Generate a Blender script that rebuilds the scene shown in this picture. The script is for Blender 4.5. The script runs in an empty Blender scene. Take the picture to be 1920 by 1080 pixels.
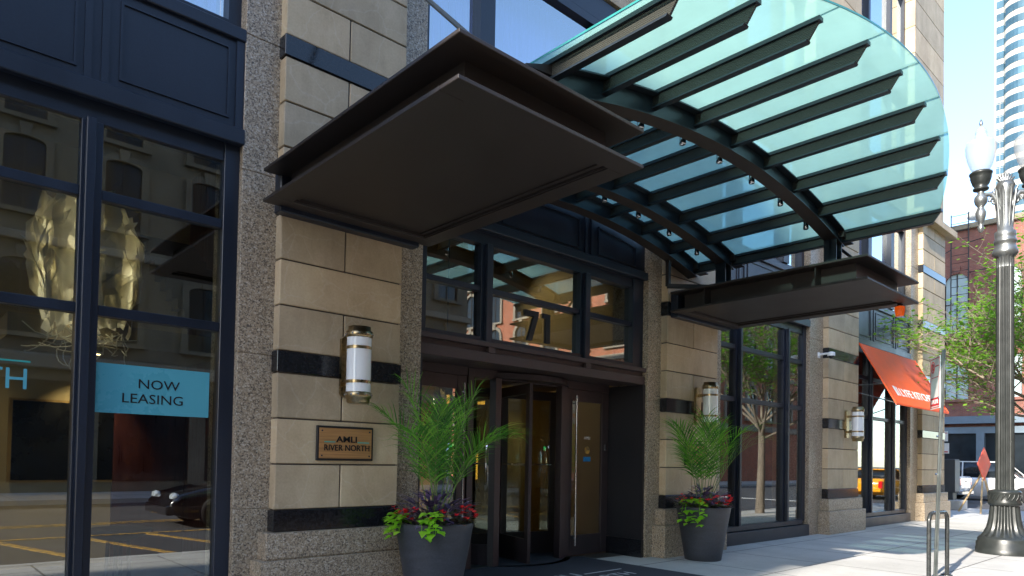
import bpy, bmesh, math, random
from math import radians as R, sin, cos, pi, sqrt, atan2
from mathutils import Vector, Matrix
random.seed(7)
S = bpy.context.scene
COL = S.collection
# ---------------------------------------------------------------- camera
YAW, PITCH, ROLL = R(47.419), R(1.3074), R(1.0543)
fw = Vector((cos(YAW)*cos(PITCH), sin(YAW)*cos(PITCH), sin(PITCH)))
rt = Vector((sin(YAW), -cos(YAW), 0)); up = rt.cross(fw)
r2 = cos(ROLL)*rt + sin(ROLL)*up; u2 = cos(ROLL)*up - sin(ROLL)*rt
cd = bpy.data.cameras.new('camera'); cam = bpy.data.objects.new('camera', cd); COL.objects.link(cam)
cam.matrix_world = Matrix(((r2.x,u2.x,-fw.x,0),(r2.y,u2.y,-fw.y,0),(r2.z,u2.z,-fw.z,1.5),(0,0,0,1)))
cd.sensor_width = 36; cd.lens = 1294.997/1920*36; cd.shift_y = (830.863-540)/1920
cd.clip_start = .05; cd.clip_end = 3000
S.camera = cam
# ---------------------------------------------------------------- light
SUN_EL, SUN_AZ = R(27), R(8.9)          # rays travel towards +X, slightly +Y
w = bpy.data.worlds.new('World'); S.world = w; w.use_nodes = True
nt = w.node_tree; bg = nt.nodes['Background']
sky = nt.nodes.new('ShaderNodeTexSky'); sky.sky_type = 'NISHITA'; sky.sun_disc = False
sky.sun_elevation = SUN_EL; sky.sun_rotation = R(261.1); sky.air_density = 1.0; sky.dust_density = .6; sky.ozone_density = 2.6
nt.links.new(sky.outputs[0], bg.inputs[0]); bg.inputs[1].default_value = .15
sd = bpy.data.lights.new('sun', 'SUN'); sd.energy = 3.1; sd.angle = R(.5); sd.color = (1, .93, .82)
so = bpy.data.objects.new('sun', sd); COL.objects.link(so)
dv = Vector((cos(SUN_EL)*cos(SUN_AZ), cos(SUN_EL)*sin(SUN_AZ), -sin(SUN_EL)))
so.rotation_euler = dv.to_track_quat('-Z', 'Y').to_euler(); so.location = (-20, -5, 30)
S.view_settings.view_transform = 'Standard'; S.view_settings.look = 'None'
S.view_settings.exposure = 1.95; S.view_settings.gamma = 1

# ---------------------------------------------------------------- materials
def srgb(h):
    return tuple(((c/255)/12.92 if c/255 <= .04045 else ((c/255+.055)/1.055)**2.4) for c in h)
class NT:
    def __init__(s, name):
        s.m = bpy.data.materials.new(name); s.m.use_nodes = True; s.t = s.m.node_tree
        s.b = s.t.nodes['Principled BSDF']; s.out = s.t.nodes['Material Output']
        s.tc = s.t.nodes.new('ShaderNodeTexCoord')
    def n(s, k, **kw):
        o = s.t.nodes.new('ShaderNode'+k)
        for a, v in kw.items(): setattr(o, a, v)
        return o
    def l(s, a, b): s.t.links.new(a, b)
    def noise(s, scale, detail=4, rough=.6, vec=None, stretch=None):
        o = s.n('TexNoise'); o.inputs['Scale'].default_value = scale; o.inputs['Detail'].default_value = detail; o.inputs['Roughness'].default_value = rough
        v = vec or s.tc.outputs['Object']
        if stretch:
            mp = s.n('Mapping'); mp.inputs['Scale'].default_value = stretch; s.l(v, mp.inputs[0]); v = mp.outputs[0]
        s.l(v, o.inputs['Vector']); return o.outputs['Fac']
    def ramp(s, fac, stops):
        r = s.n('ValToRGB'); e = r.color_ramp.elements
        while len(e) < len(stops): e.new(.5)
        for i, (p, c) in enumerate(stops):
            e[i].position = p; e[i].color = (c if len(c) == 4 else (*c, 1))
        s.l(fac, r.inputs[0]); return r.outputs[0]
    def mix(s, fac, a, b, mode='MIX'):
        m = s.n('Mix', data_type='RGBA', blend_type=mode)
        for i, v in ((0, fac), (6, a), (7, b)):
            if hasattr(v, 'links'): s.l(v, m.inputs[i])
            else: m.inputs[i].default_value = v if not isinstance(v, tuple) else (v if len(v) == 4 else (*v, 1))
        return m.outputs[2]
    def set(s, **kw):
        for k, v in kw.items():
            k = {'color':'Base Color','rough':'Roughness','metal':'Metallic','spec':'Specular IOR Level','coat':'Coat Weight','ior':'IOR'}.get(k, k)
            i = s.b.inputs[k]
            if hasattr(v, 'links'): s.l(v, i)
            elif isinstance(v, tuple): i.default_value = (*v[:3], 1)
            else: i.default_value = v
        return s
    def bump(s, h, st=.3, dist=.01):
        b = s.n('Bump'); b.inputs['Strength'].default_value = st; b.inputs['Distance'].default_value = dist
        s.l(h, b.inputs['Height']); s.l(b.outputs[0], s.b.inputs['Normal']); return s
def dirty(name, col, var=.25, scale=3, rough=.6, rvar=.15, metal=0, fine=None, bump=0, stretch=None, **kw):
    t = NT(name); a = t.noise(scale, 6, .65, stretch=stretch)
    c = t.ramp(a, [(.3, tuple(x*(1-var) for x in col)), (.7, tuple(min(1, x*(1+var)) for x in col))])
    if fine:
        f = t.noise(fine, 2, .5); c = t.mix(.5, c, t.ramp(f, [(.3, (.35,.35,.35)), (.7, (.65,.65,.65))]), 'OVERLAY')
    rr = t.ramp(a, [(.3, (max(0, rough-rvar),)*3), (.7, (min(1, rough+rvar),)*3)])
    t.set(color=c, rough=rr, metal=metal, **kw)
    if bump: t.bump(t.noise(fine or scale*8, 3), bump, .005)
    return t.m
def granite():
    t = NT('granite'); o = t.tc.outputs['Object']
    v = t.n('TexVoronoi'); v.inputs['Scale'].default_value = 85; t.l(o, v.inputs[0])
    sep = t.n('SeparateColor'); t.l(v.outputs['Color'], sep.inputs[0])
    c = t.ramp(sep.outputs[0], [(0, (.02,.02,.024)), (.16, (.09,.08,.07)), (.32, (.28,.23,.17)), (.6, (.45,.37,.27)), (.85, (.56,.51,.44)), (1, (.72,.70,.66))])
    c2 = t.ramp(t.noise(38, 4, .7), [(.35, (.05,.045,.04)), (.5, (.27,.215,.165)), (.68, (.42,.36,.3))])
    c = t.mix(.45, c, c2); c = t.mix(.35, c, t.ramp(t.noise(.8, 3), [(.3, (.35,.35,.36)), (.7, (.65,.62,.6))]), 'OVERLAY')
    c = t.mix(1, c, (1.06,1.0,.88), 'MULTIPLY'); return t.set(color=c, rough=.42, spec=.5).m
def limestone():
    t = NT('limestone')
    oi = t.n('ObjectInfo')
    a = t.noise(2.2, 8, .6); c = t.ramp(a, [(.25, (.42,.32,.20)), (.5, (.50,.39,.25)), (.75, (.57,.455,.305))])
    # veins
    nz = t.n('TexNoise'); nz.inputs['Scale'].default_value = 1.6; nz.inputs['Detail'].default_value = 5; t.l(t.tc.outputs['Object'], nz.inputs['Vector'])
    mp = t.mix(.35, t.tc.outputs['Object'], nz.outputs['Color'])
    v = t.n('TexVoronoi', feature='DISTANCE_TO_EDGE'); v.inputs['Scale'].default_value = 3.1; t.l(mp, v.inputs['Vector'])
    c = t.mix(t.ramp(v.outputs['Distance'], [(0, (.22,)*3), (.02, (0,0,0))]), c, (.66,.59,.47))
    c = t.mix(.3, c, t.ramp(t.noise(45, 4), [(.3, (.38,)*3), (.7, (.62,)*3)]), 'OVERLAY')
    g = t.n('NewGeometry'); rv = t.ramp(g.outputs['Random Per Island'], [(0, (.4,.41,.42)), (.5, (.5,.49,.48)), (1, (.62,.6,.57))])
    c = t.mix(.8, c, rv, 'OVERLAY'); c = t.mix(.55, c, t.ramp(t.noise(1.1, 6, .7, stretch=(1.6,1.6,.35)), [(.32, (.34,.335,.33)), (.62, (.56,)*3)]), 'OVERLAY')
    return t.set(color=c, rough=.62, spec=.35).bump(t.noise(60, 4), .12, .004).m
def concrete(name='concrete', joint=1.52, base=(.50,.485,.455)):
    t = NT(name); a = t.noise(.7, 7, .7); c = t.ramp(a, [(.3, tuple(x*.78 for x in base)), (.7, tuple(x*1.12 for x in base))])
    c = t.mix(.4, c, t.ramp(t.noise(120, 3, .7), [(.3, (.3,)*3), (.7, (.7,)*3)]), 'OVERLAY')
    st = t.ramp(t.noise(2.4, 5, .8), [(.62, (0,0,0)), (.72, (1,1,1))]); c = t.mix(t.mix(.6, st, (0,0,0)), c, tuple(x*.45 for x in base)); gum = t.n('TexVoronoi'); gum.inputs['Scale'].default_value = 3.3; t.l(t.tc.outputs['Object'], gum.inputs[0]); c = t.mix(t.ramp(gum.outputs['Distance'], [(.045, (.5,)*3), (.06, (0,0,0))]), c, tuple(x*.4 for x in base))
    if joint:
        sx = t.n('SeparateXYZ'); t.l(t.tc.outputs['Object'], sx.inputs[0]); ms = []
        for k in (0, 1):
            d = t.n('Math', operation='DIVIDE'); d.inputs[1].default_value = joint; t.l(sx.outputs[k], d.inputs[0])
            f = t.n('Math', operation='PINGPONG'); f.inputs[1].default_value = .5; t.l(d.outputs[0], f.inputs[0])
            g = t.n('Math', operation='LESS_THAN'); g.inputs[1].default_value = .008; t.l(f.outputs[0], g.inputs[0]); ms.append(g.outputs[0])
        mx = t.n('Math', operation='MAXIMUM'); t.l(ms[0], mx.inputs[0]); t.l(ms[1], mx.inputs[1])
        c = t.mix(mx.outputs[0], c, (.13,.125,.115))
    return t.set(color=c, rough=.85).bump(t.noise(160, 3), .2, .003).m
def schlick(t, boost, base, front_only):
    lw = t.n('LayerWeight'); lw.inputs[0].default_value = .5
    p = t.n('Math', operation='POWER'); p.inputs[1].default_value = 4.0; t.l(lw.outputs['Facing'], p.inputs[0])
    m = t.n('Math', operation='MULTIPLY_ADD', use_clamp=True); m.inputs[1].default_value = boost; m.inputs[2].default_value = base; t.l(p.outputs[0], m.inputs[0])
    if not front_only: return m.outputs[0]
    g = t.n('NewGeometry'); i = t.n('Math', operation='SUBTRACT'); i.inputs[0].default_value = 1; t.l(g.outputs['Backfacing'], i.inputs[1])
    q = t.n('Math', operation='MULTIPLY'); t.l(m.outputs[0], q.inputs[0]); t.l(i.outputs[0], q.inputs[1]); return q.outputs[0]
def glass_win(name='window_glass', tint=(.78,.82,.78), boost=.9, base=.25):
    t = NT(name); t.t.nodes.remove(t.b)
    tr = t.n('BsdfTransparent'); tr.inputs[0].default_value = (*tint, 1)
    gl = t.n('BsdfGlossy'); gl.inputs['Roughness'].default_value = 0.0; gl.inputs[0].default_value = (.93,.97,.96,1)
    bp = t.n('Bump'); bp.inputs['Strength'].default_value = .02; bp.inputs['Distance'].default_value = .02; t.l(t.noise(1.1, 1), bp.inputs['Height']); t.l(bp.outputs[0], gl.inputs['Normal'])
    mx = t.n('MixShader'); t.l(schlick(t, boost, base, True), mx.inputs[0]); t.l(tr.outputs[0], mx.inputs[1]); t.l(gl.outputs[0], mx.inputs[2]); t.l(mx.outputs[0], t.out.inputs[0])
    return t.m
def canopy_glass():
    t = NT('canopy_glass'); t.t.nodes.remove(t.b)
    tr = t.n('BsdfTransparent'); tr.inputs[0].default_value = (.34,.60,.60,1)
    df = t.n('BsdfTranslucent'); df.inputs[0].default_value = (.30,.54,.49,1)
    gl = t.n('BsdfGlossy'); gl.inputs['Roughness'].default_value = .02
    m1 = t.n('MixShader'); k = t.ramp(t.noise(1.3, 5, .6), [(.3, (.60,)*3), (.7, (.72,)*3)]); t.l(k, m1.inputs[0]); t.l(tr.outputs[0], m1.inputs[1]); t.l(df.outputs[0], m1.inputs[2])
    m2 = t.n('MixShader'); t.l(schlick(t, .9, .05, False), m2.inputs[0]); t.l(m1.outputs[0], m2.inputs[1]); t.l(gl.outputs[0], m2.inputs[2]); t.l(m2.outputs[0], t.out.inputs[0])
    return t.m
def emis(name, col, st, rough=.5, base=None):
    t = NT(name); t.set(color=base or col, rough=rough); t.b.inputs['Emission Color'].default_value = (*col, 1); t.b.inputs['Emission Strength'].default_value = st; return t.m
def brick(name, c1, c2, mortar, sc=1.0):
    t = NT(name); sx = t.n('SeparateXYZ'); t.l(t.tc.outputs['Object'], sx.inputs[0])
    ad = t.n('Math', operation='ADD'); t.l(sx.outputs[0], ad.inputs[0]); t.l(sx.outputs[1], ad.inputs[1])
    cx = t.n('CombineXYZ'); t.l(ad.outputs[0], cx.inputs[0]); t.l(sx.outputs[2], cx.inputs[1])
    b = t.n('TexBrick'); b.inputs['Scale'].default_value = sc; b.inputs['Brick Width'].default_value = .22; b.inputs['Row Height'].default_value = .075; b.inputs['Mortar Size'].default_value = .01
    b.inputs['Color1'].default_value = (*c1, 1); b.inputs['Color2'].default_value = (*c2, 1); b.inputs['Mortar'].default_value = (*mortar, 1); t.l(cx.outputs[0], b.inputs[0])
    c = t.mix(.6, b.outputs[0], t.ramp(t.noise(1.2, 7, .7), [(.3, (.3,)*3), (.7, (.68,)*3)]), 'OVERLAY')
    return t.set(color=c, rough=.85).m
def leafmat(name, a, b, trans=.35, rough=.45):
    t = NT(name); g = t.n('NewGeometry')
    c = t.ramp(g.outputs['Random Per Island'], [(0, a), (1, b)])
    t.set(color=c, rough=rough, spec=.35)
    tl = t.n('BsdfTranslucent'); t.l(t.mix(1, c, (1.6, 1.8, .8), 'MULTIPLY'), tl.inputs[0])
    mx = t.n('MixShader'); mx.inputs[0].default_value = trans; t.l(t.b.outputs[0], mx.inputs[1]); t.l(tl.outputs[0], mx.inputs[2]); t.l(mx.outputs[0], t.out.inputs[0])
    return t.m
def veilmat():
    t = NT('paper_shade'); c = t.ramp(t.noise(4, 3), [(.35, (.78,.74,.62)), (.65, (.88,.86,.78))])
    t.set(color=c, rough=.6); tl = t.n('BsdfTranslucent'); t.l(c, tl.inputs[0])
    mx = t.n('MixShader'); mx.inputs[0].default_value = .55; t.l(t.b.outputs[0], mx.inputs[1]); t.l(tl.outputs[0], mx.inputs[2]); t.l(mx.outputs[0], t.out.inputs[0]); return t.m
def flute_metal():
    t = NT('ribbed_metal'); wv = t.n('TexWave', wave_type='BANDS', bands_direction='Z'); wv.inputs['Scale'].default_value = 22; t.l(t.tc.outputs['Object'], wv.inputs[0])
    t.set(color=(.042,.042,.036), rough=.40, spec=.5).bump(wv.outputs['Fac'], .9, .004); return t.m

def worn(name, col):
    t = NT(name); c = t.mix(t.ramp(t.noise(7, 8, .75), [(.40, (0,0,0)), (.56, (1,1,1))]), (.06,.06,.062), col); return t.set(color=c, rough=.8).m
M = dict(
 granite=granite(), lime=limestone(), conc=concrete(), conc2=concrete('concrete_plain', 0),
 black=dirty('black_granite', (.012,.013,.016), .5, 40, .12, .04, fine=200),
 metal=dirty('bronze_sky_tint', (.013,.018,.030), .22, 1.6, .38, .08, fine=90, stretch=(1,1,.25)),  # bronze with the blue of reflected sky put into its colour
 metal_c=dirty('tray_paint', (.034,.026,.022), .12, 1.3, .48, .04), beam=dirty('beam_sky_tint', (.018,.027,.036), .15, 1.3, .36, .05), sidep=dirty('side_panel_paint', (.018,.017,.020), .15, 1.2, .45, .05),  # beam colour carries the reflected sky as painted-in blue
 rib=flute_metal(),
 brown=dirty('brown_paint', (.050,.034,.034), .18, 1.8, .42, .08, fine=80),
 mortar=dirty('dark_mortar', (.09,.075,.06), .2, 8, .9),
 glass=glass_win(), glass_hi=glass_win('reflective_glass', (.84,.88,.94), 1.0, .45), cglass=canopy_glass(),
 gedge=dirty('glass_edge', (.04,.26,.25), .2, 4, .12),
 asphalt=dirty('asphalt', (.055,.055,.058), .25, .6, .9, .05, fine=90, bump=.3),
 yellow=worn('yellow_road_paint', (.60,.33,.05)), whitep=dirty('white_road_paint', (.6,.6,.58), .3, 5, .8, fine=60),
 mat=dirty('entry_mat', (.030,.034,.045), .2, 2, .95, .03, fine=220, bump=.5), matline=dirty('mat_lettering', (.42,.44,.46), .2, 9, .9),
 brass=dirty('aged_brass', (.38,.29,.16), .25, 5, .32, .1, metal=1, fine=40), plaque=dirty('brushed_bronze', (.46,.235,.085), .35, 3, .5, .1, metal=.3, stretch=(.4,1,14)),
 opal=dirty('opal_glass', (.82,.83,.82), .03, 2, .12, .02), ink=dirty('black_lettering', (.008,.007,.008), .1, 3, .5), teal=dirty('teal_line', (.05,.42,.36), .1, 3, .4),
 pot=dirty('planter_resin', (.040,.044,.054), .25, 2.5, .5, .1, fine=50, bump=.15, stretch=(1,1,6)), soil=dirty('soil', (.03,.02,.014), .4, 30, .95),
 orange=dirty('orange_canvas', (.86,.115,.028), .10, 1.5, .7, .05, fine=140), orange_in=dirty('red_canvas_inside', (.45,.03,.015), .1, 2, .8), white=dirty('white_paint', (.8,.8,.78), .06, 3, .5),
 steel=dirty('stainless_steel', (.55,.56,.57), .1, 3, .25, .05, metal=1), galv=dirty('galvanised_steel', (.17,.19,.19), .2, 6, .36, .08, metal=.8),
 iron=dirty('lamp_post_paint', (.022,.025,.024), .25, 5, .36, .08), alu=dirty('silver_lamp_paint', (.20,.21,.21), .2, 5, .36, .06, metal=.7),
 rail=dirty('black_rail_paint', (.03,.033,.034), .3, 10, .28, .1),
 red=dirty('sign_red', (.62,.03,.04), .1, 4, .5), signw=dirty('sign_white', (.8,.8,.8), .05, 3, .4),
 tealsign=dirty('leasing_sign', (.10,.40,.47), .05, 1.2, .3), tealink=dirty('teal_vinyl', (.12,.45,.52), .05, 3, .4),
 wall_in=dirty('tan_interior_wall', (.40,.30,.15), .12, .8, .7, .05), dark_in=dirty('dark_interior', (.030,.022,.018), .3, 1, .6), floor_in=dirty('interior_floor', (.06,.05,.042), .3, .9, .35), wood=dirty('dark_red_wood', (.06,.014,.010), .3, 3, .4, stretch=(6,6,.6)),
 ceil_in=dirty('interior_ceiling', (.25,.21,.14), .1, 1, .8),
 veil=veilmat(), leather=dirty('dark_blue_upholstery', (.012,.014,.022), .3, 4, .5),
 curtain=dirty('sheer_curtain', (.42,.47,.85), .12, 1.5, .8, stretch=(9,9,.3)),
 palm=leafmat('palm_leaf', (.035,.15,.018), (.19,.42,.050), .4), stem=dirty('palm_stem', (.14,.22,.05), .3, 8, .5),
 purple=leafmat('purple_leaf', (.045,.03,.085), (.17,.11,.25), .1, .3), begl=leafmat('begonia_leaf', (.03,.10,.02), (.14,.06,.04), .15, .3), petal=leafmat('begonia_petal', (.75,.02,.06), (.95,.10,.10), .3), lime_l=leafmat('lime_leaf', (.21,.46,.02), (.36,.62,.05), .4),
 leaf=leafmat('tree_leaf', (.09,.22,.03), (.24,.42,.06), .5), leafd=leafmat('dark_tree_leaf', (.02,.055,.015), (.05,.11,.025), .3), bark=dirty('bark', (.20,.165,.13), .35, 6, .9, fine=30, bump=.6, stretch=(1,1,.3)),
 brickr=brick('red_brick', (.26,.085,.055), (.20,.06,.042), (.16,.12,.10)), bricko=brick('orange_brick', (.48,.13,.055), (.40,.10,.045), (.35,.25,.18)),
 stone=dirty('weathered_stone', (.20,.17,.12), .3, 1.1, .85, fine=30), stone_l=dirty('pale_stone', (.30,.26,.20), .2, 1.2, .85, fine=30),
 creamc=dirty('tower_concrete', (.33,.32,.29), .08, .2, .8), winblue=dirty('tower_glass', (.06,.12,.15), .5, .12, .08, .03, metal=.4), blind=dirty('window_blind', (.34,.42,.43), .2, .5, .6), dwin=dirty('dark_window', (.015,.02,.025), .6, .5, .08, .03),
 blue_st=dirty('blue_grey_storefront', (.11,.15,.19), .2, 1, .6), grey_box=dirty('grey_cabinet', (.045,.05,.055), .2, 3, .5), grey_l=dirty('grey_metal_side', (.22,.22,.20), .2, 3, .5),
 carw=dirty('white_car_paint', (.75,.76,.77), .04, 1, .2, .05, coat=.5), carb=dirty('black_car_paint', (.006,.006,.008), .2, 1, .12, .04, coat=1.), cary=dirty('taxi_paint', (.80,.33,.01), .05, 1, .2, .05, coat=.5),
 tyre=dirty('tyre_rubber', (.015,.015,.016), .2, 8, .85), rim=dirty('alloy_rim', (.5,.5,.52), .1, 5, .3, .05, metal=.9), chrome=dirty('chrome', (.7,.7,.7), .05, 3, .1, .03, metal=1),
 tail=dirty('tail_light_red', (.6,.01,.015), .1, 3, .15), orsign=dirty('orange_sign', (.85,.12,.06), .08, 3, .5), woodl=dirty('pale_timber', (.5,.36,.2), .2, 3, .7),
 head=dirty('headlight_glass', (.6,.65,.7), .1, 3, .08, .03, metal=.3),
 amberlamp=emis('amber_lamp_glow', (1,.42,.06), 1.3), downlight=emis('downlight_glow', (1,.72,.36), 4), exitg=emis('green_led', (.05,1,.25), 1.6), tail_in=dirty('screen_black', (.004,.004,.005), .1, 2, .3), gold=dirty('gilt_frame', (.35,.22,.08), .2, 4, .4, metal=.6),
)
def mglow():
    t = NT('beacon_glass'); t.set(color=(.55,.07,.004), rough=.2); t.b.inputs['Transmission Weight'].default_value = .55; t.b.inputs['Emission Color'].default_value = (1,.2,.02,1); t.b.inputs['Emission Strength'].default_value = .06; return t.m
M['amber'] = mglow()
def globeglass():
    t = NT('globe_glass'); t.set(color=(.62,.63,.62), rough=.2); tr = t.n('BsdfTransparent'); tl = t.n('BsdfTranslucent'); tl.inputs[0].default_value = (.6,.6,.6,1)
    a = t.n('MixShader'); a.inputs[0].default_value = .5; t.l(t.b.outputs[0], a.inputs[1]); t.l(tl.outputs[0], a.inputs[2])
    b = t.n('MixShader'); b.inputs[0].default_value = .5; t.l(a.outputs[0], b.inputs[1]); t.l(tr.outputs[0], b.inputs[2]); t.l(b.outputs[0], t.out.inputs[0]); return t.m
M['globe'] = globeglass()

# ---------------------------------------------------------------- mesh helpers
class MB:
    def __init__(s): s.v = []; s.f = []; s.sm = []; s.mi = []; s.k = 0
    def add(s, vs, fs, smooth=False):
        b = len(s.v); s.v += [tuple(p) for p in vs]; s.f += [tuple(i+b for i in f) for f in fs]; s.sm += [smooth]*len(fs); s.mi += [s.k]*len(fs); return s
    def box(s, x0, x1, y0, y1, z0, z1):
        v = [(x, y, z) for x in (x0, x1) for y in (y0, y1) for z in (z0, z1)]
        return s.add(v, [(0,1,3,2),(4,6,7,5),(0,4,5,1),(2,3,7,6),(0,2,6,4),(1,5,7,3)])
    def cbox(s, x0, x1, y0, y1, z0, z1, c=.006):
        # chamfered box
        b = bmesh.new(); bmesh.ops.create_cube(b, size=1)
        for q in b.verts: q.co = Vector(((x0+x1)/2+q.co.x*(x1-x0), (y0+y1)/2+q.co.y*(y1-y0), (z0+z1)/2+q.co.z*(z1-z0)))
        bmesh.ops.bevel(b, geom=b.edges[:], offset=c, segments=1, affect='EDGES'); return s.bm(b)
    def bm(s, b, smooth=False):
        b.verts.ensure_lookup_table(); vs = [q.co[:] for q in b.verts]; ix = {q: i for i, q in enumerate(b.verts)}
        s.add(vs, [tuple(ix[q] for q in f.verts) for f in b.faces], smooth); b.free(); return s
    def bar(s, a, b, w, h=None, upv=(0,0,1)):
        a, b = Vector(a), Vector(b); h = h or w; d = (b-a).normalized(); u = Vector(upv)
        if abs(d.dot(u)) > .98: u = Vector((0,1,0))
        r = d.cross(u).normalized(); u = r.cross(d)
        v = [p + r*i*w/2 + u*j*h/2 for p in (a, b) for i, j in ((-1,-1),(1,-1),(1,1),(-1,1))]
        return s.add(v, [(3,2,1,0),(4,5,6,7),(0,1,5,4),(1,2,6,5),(2,3,7,6),(3,0,4,7)])
    def tube(s, pts, rad, n=10, cap=True, smooth=True):
        pts = [Vector(p) for p in pts]; rs = rad if isinstance(rad, (list, tuple)) else [rad]*len(pts)
        d0 = (pts[1]-pts[0]).normalized(); u = Vector((0,0,1)) if abs(d0.z) < .9 else Vector((1,0,0)); vs = []
        for i, p in enumerate(pts):
            d = ((pts[min(i+1, len(pts)-1)]-pts[max(i-1, 0)])).normalized(); r = d.cross(u).normalized(); u = r.cross(d).normalized()
            vs += [p + (r*cos(2*pi*k/n)+u*sin(2*pi*k/n))*rs[i] for k in range(n)]
        fs = [(i*n+k, i*n+(k+1) % n, (i+1)*n+(k+1) % n, (i+1)*n+k) for i in range(len(pts)-1) for k in range(n)]
        s.add(vs, fs, smooth)
        if cap: s.add(vs[:n], [tuple(range(n))]); s.add(vs[-n:], [tuple(range(n))[::-1]])
        return s
    def lathe(s, prof, c=(0,0,0), n=32, flute=None, smooth=True):
        # prof: (r, z, fluted?) list
        vs = []; cx, cy, cz = c
        for p in prof:
            r, z = p[0], p[1]; fl = p[2] if len(p) > 2 else 0
            for k in range(n):
                a = 2*pi*k/n; rr = r*(1-fl*(.5+.5*cos(a*flute))) if flute and fl else r
                vs.append((cx+rr*cos(a), cy+rr*sin(a), cz+z))
        m = len(prof); fs = [(i*n+k, i*n+(k+1) % n, (i+1)*n+(k+1) % n, (i+1)*n+k) for i in range(m-1) for k in range(n)]
        s.add(vs, fs, smooth); s.add(vs[:n], [tuple(range(n))[::-1]]); s.add(vs[-n:], [tuple(range(n))]); return s
    def prism(s, poly, a, b, axis=1):
        # poly in the two other axes, extruded a..b along axis
        n = len(poly)
        def P(p, t): return {0: (t, p[0], p[1]), 1: (p[0], t, p[1]), 2: (p[0], p[1], t)}[axis]
        vs = [P(p, a) for p in poly]+[P(p, b) for p in poly]
        return s.add(vs, [tuple(range(n))[::-1], tuple(range(n, 2*n))]+[(i, (i+1) % n, n+(i+1) % n, n+i) for i in range(n)])
    def sweep(s, secs, smooth=False):
        n = len(secs[0]); vs = [p for q in secs for p in q]
        fs = [(i*n+k, i*n+(k+1) % n, (i+1)*n+(k+1) % n, (i+1)*n+k) for i in range(len(secs)-1) for k in range(n)]
        return s.add(vs, fs+[tuple(range(n))[::-1], tuple(range((len(secs)-1)*n, len(secs)*n))], smooth)
    def build(s, name, mat, parent=None, loc=None, fix=True):
        me = bpy.data.meshes.new(name); me.from_pydata(s.v, [], s.f)
        for mm in (mat if isinstance(mat, (list, tuple)) else [mat]): me.materials.append(mm)
        me.polygons.foreach_set('use_smooth', s.sm); me.polygons.foreach_set('material_index', s.mi)
        if fix:
            b = bmesh.new(); b.from_mesh(me); bmesh.ops.recalc_face_normals(b, faces=b.faces); b.to_mesh(me); b.free()
        o = bpy.data.objects.new(name, me); COL.objects.link(o)
        if parent: o.parent = parent
        if loc: o.location = loc
        return o
def tag(o, label=None, cat=None, group=None, kind=None):
    if label: o['label'] = label
    if cat: o['category'] = cat
    if group: o['group'] = group
    if kind: o['kind'] = kind
    return o
def thing(name, label, cat, loc=(0,0,0), rz=0, group=None):
    o = bpy.data.objects.new(name, None); o.empty_display_size = .2; COL.objects.link(o); o.location = loc; o.rotation_euler = (0,0,rz)
    return tag(o, label, cat, group)
def dup(root, loc, rz=0, label=None):
    r = root.copy(); COL.objects.link(r); r.location = loc; r.rotation_euler = (0,0,rz)
    if label: r['label'] = label
    for ch in root.children:
        c = ch.copy(); COL.objects.link(c); c.parent = r
        for g in ch.children: d = g.copy(); COL.objects.link(d); d.parent = c
    return r
def B(*a): return MB().box(*a)
def text(name, body, mat, origin, xd, yd, width=None, height=None, parent=None, ext=.004, off=0, sx=1.0):
    """flat lettering: lower-left corner at origin, running along xd, upright yd"""
    cu = bpy.data.curves.new(name, 'FONT'); cu.body = body; cu.extrude = ext; cu.offset = off; cu.resolution_u = 3; cu.size = 1
    tmp = bpy.data.objects.new(name, cu); COL.objects.link(tmp)
    dg = bpy.context.evaluated_depsgraph_get(); me = bpy.data.meshes.new_from_object(tmp.evaluated_get(dg)); bpy.data.objects.remove(tmp); bpy.data.curves.remove(cu)
    xs = [v.co.x for v in me.vertices]; ys = [v.co.y for v in me.vertices]; x0, x1, y0, y1 = min(xs), max(xs), min(ys), max(ys)
    kx = (width/(x1-x0)) if width else None; ky = (height/(y1-y0)) if height else None
    kx = kx or ky*sx; ky = ky or kx
    X, Y = Vector(xd).normalized(), Vector(yd).normalized(); Z = X.cross(Y); O = Vector(origin)
    for v in me.vertices: v.co = O + X*(v.co.x-x0)*kx + Y*(v.co.y-y0)*ky + Z*v.co.z
    me.materials.clear(); me.materials.append(mat); me.name = name
    o = bpy.data.objects.new(name, me); COL.objects.link(o)
    if parent: o.parent = parent
    return o
XD, YD, ZD = (1,0,0), (0,1,0), (0,0,1)

# ================================================================ SETTING
tag(B(-400, 700, -500, 500, -.6, -.16).build('ground', M['asphalt']), kind='structure')
def sheet(name, x0, x1, y0, y1, z, mat): return tag(B(x0, x1, y0, y1, -.5, z).build(name, mat), kind='structure')
sheet('street', -120, 160, -11.5, 2.25, -.14, M['asphalt'])
sheet('cross_street', 29.4, 42.6, 2.254, 150, -.136, M['asphalt'])
sheet('cross_street', 25.5, 38.5, -150, -11.504, -.136, M['asphalt'])
sheet('sidewalk', -80, 29.1, 2.45, 12, 0, M['conc'])
sheet('sidewalk', 42.9, 160, 2.45, 8.0, 0, M['conc'])
sheet('sidewalk', 42.9, 50, 8.02, 120, 0.003, M['conc2'])
sheet('sidewalk', -80, 25.2, -16, -11.7, 0, M['conc'])
sheet('sidewalk', 38.8, 160, -16, -11.7, 0, M['conc'])
sheet('kerb', -80, 29.4, 2.25, 2.446, .004, M['conc2']); sheet('kerb', 29.104, 29.4, 2.45, 100, .004, M['conc2'])
sheet('kerb', 42.6, 160, 2.25, 2.446, .004, M['conc2']); sheet('kerb', 42.6, 42.896, 2.45, 100, .004, M['conc2'])
sheet('kerb', -80, 25.2, -11.696, -11.5, .004, M['conc2']); sheet('kerb', 38.8, 160, -11.696, -11.5, .004, M['conc2'])
m = MB()
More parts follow.
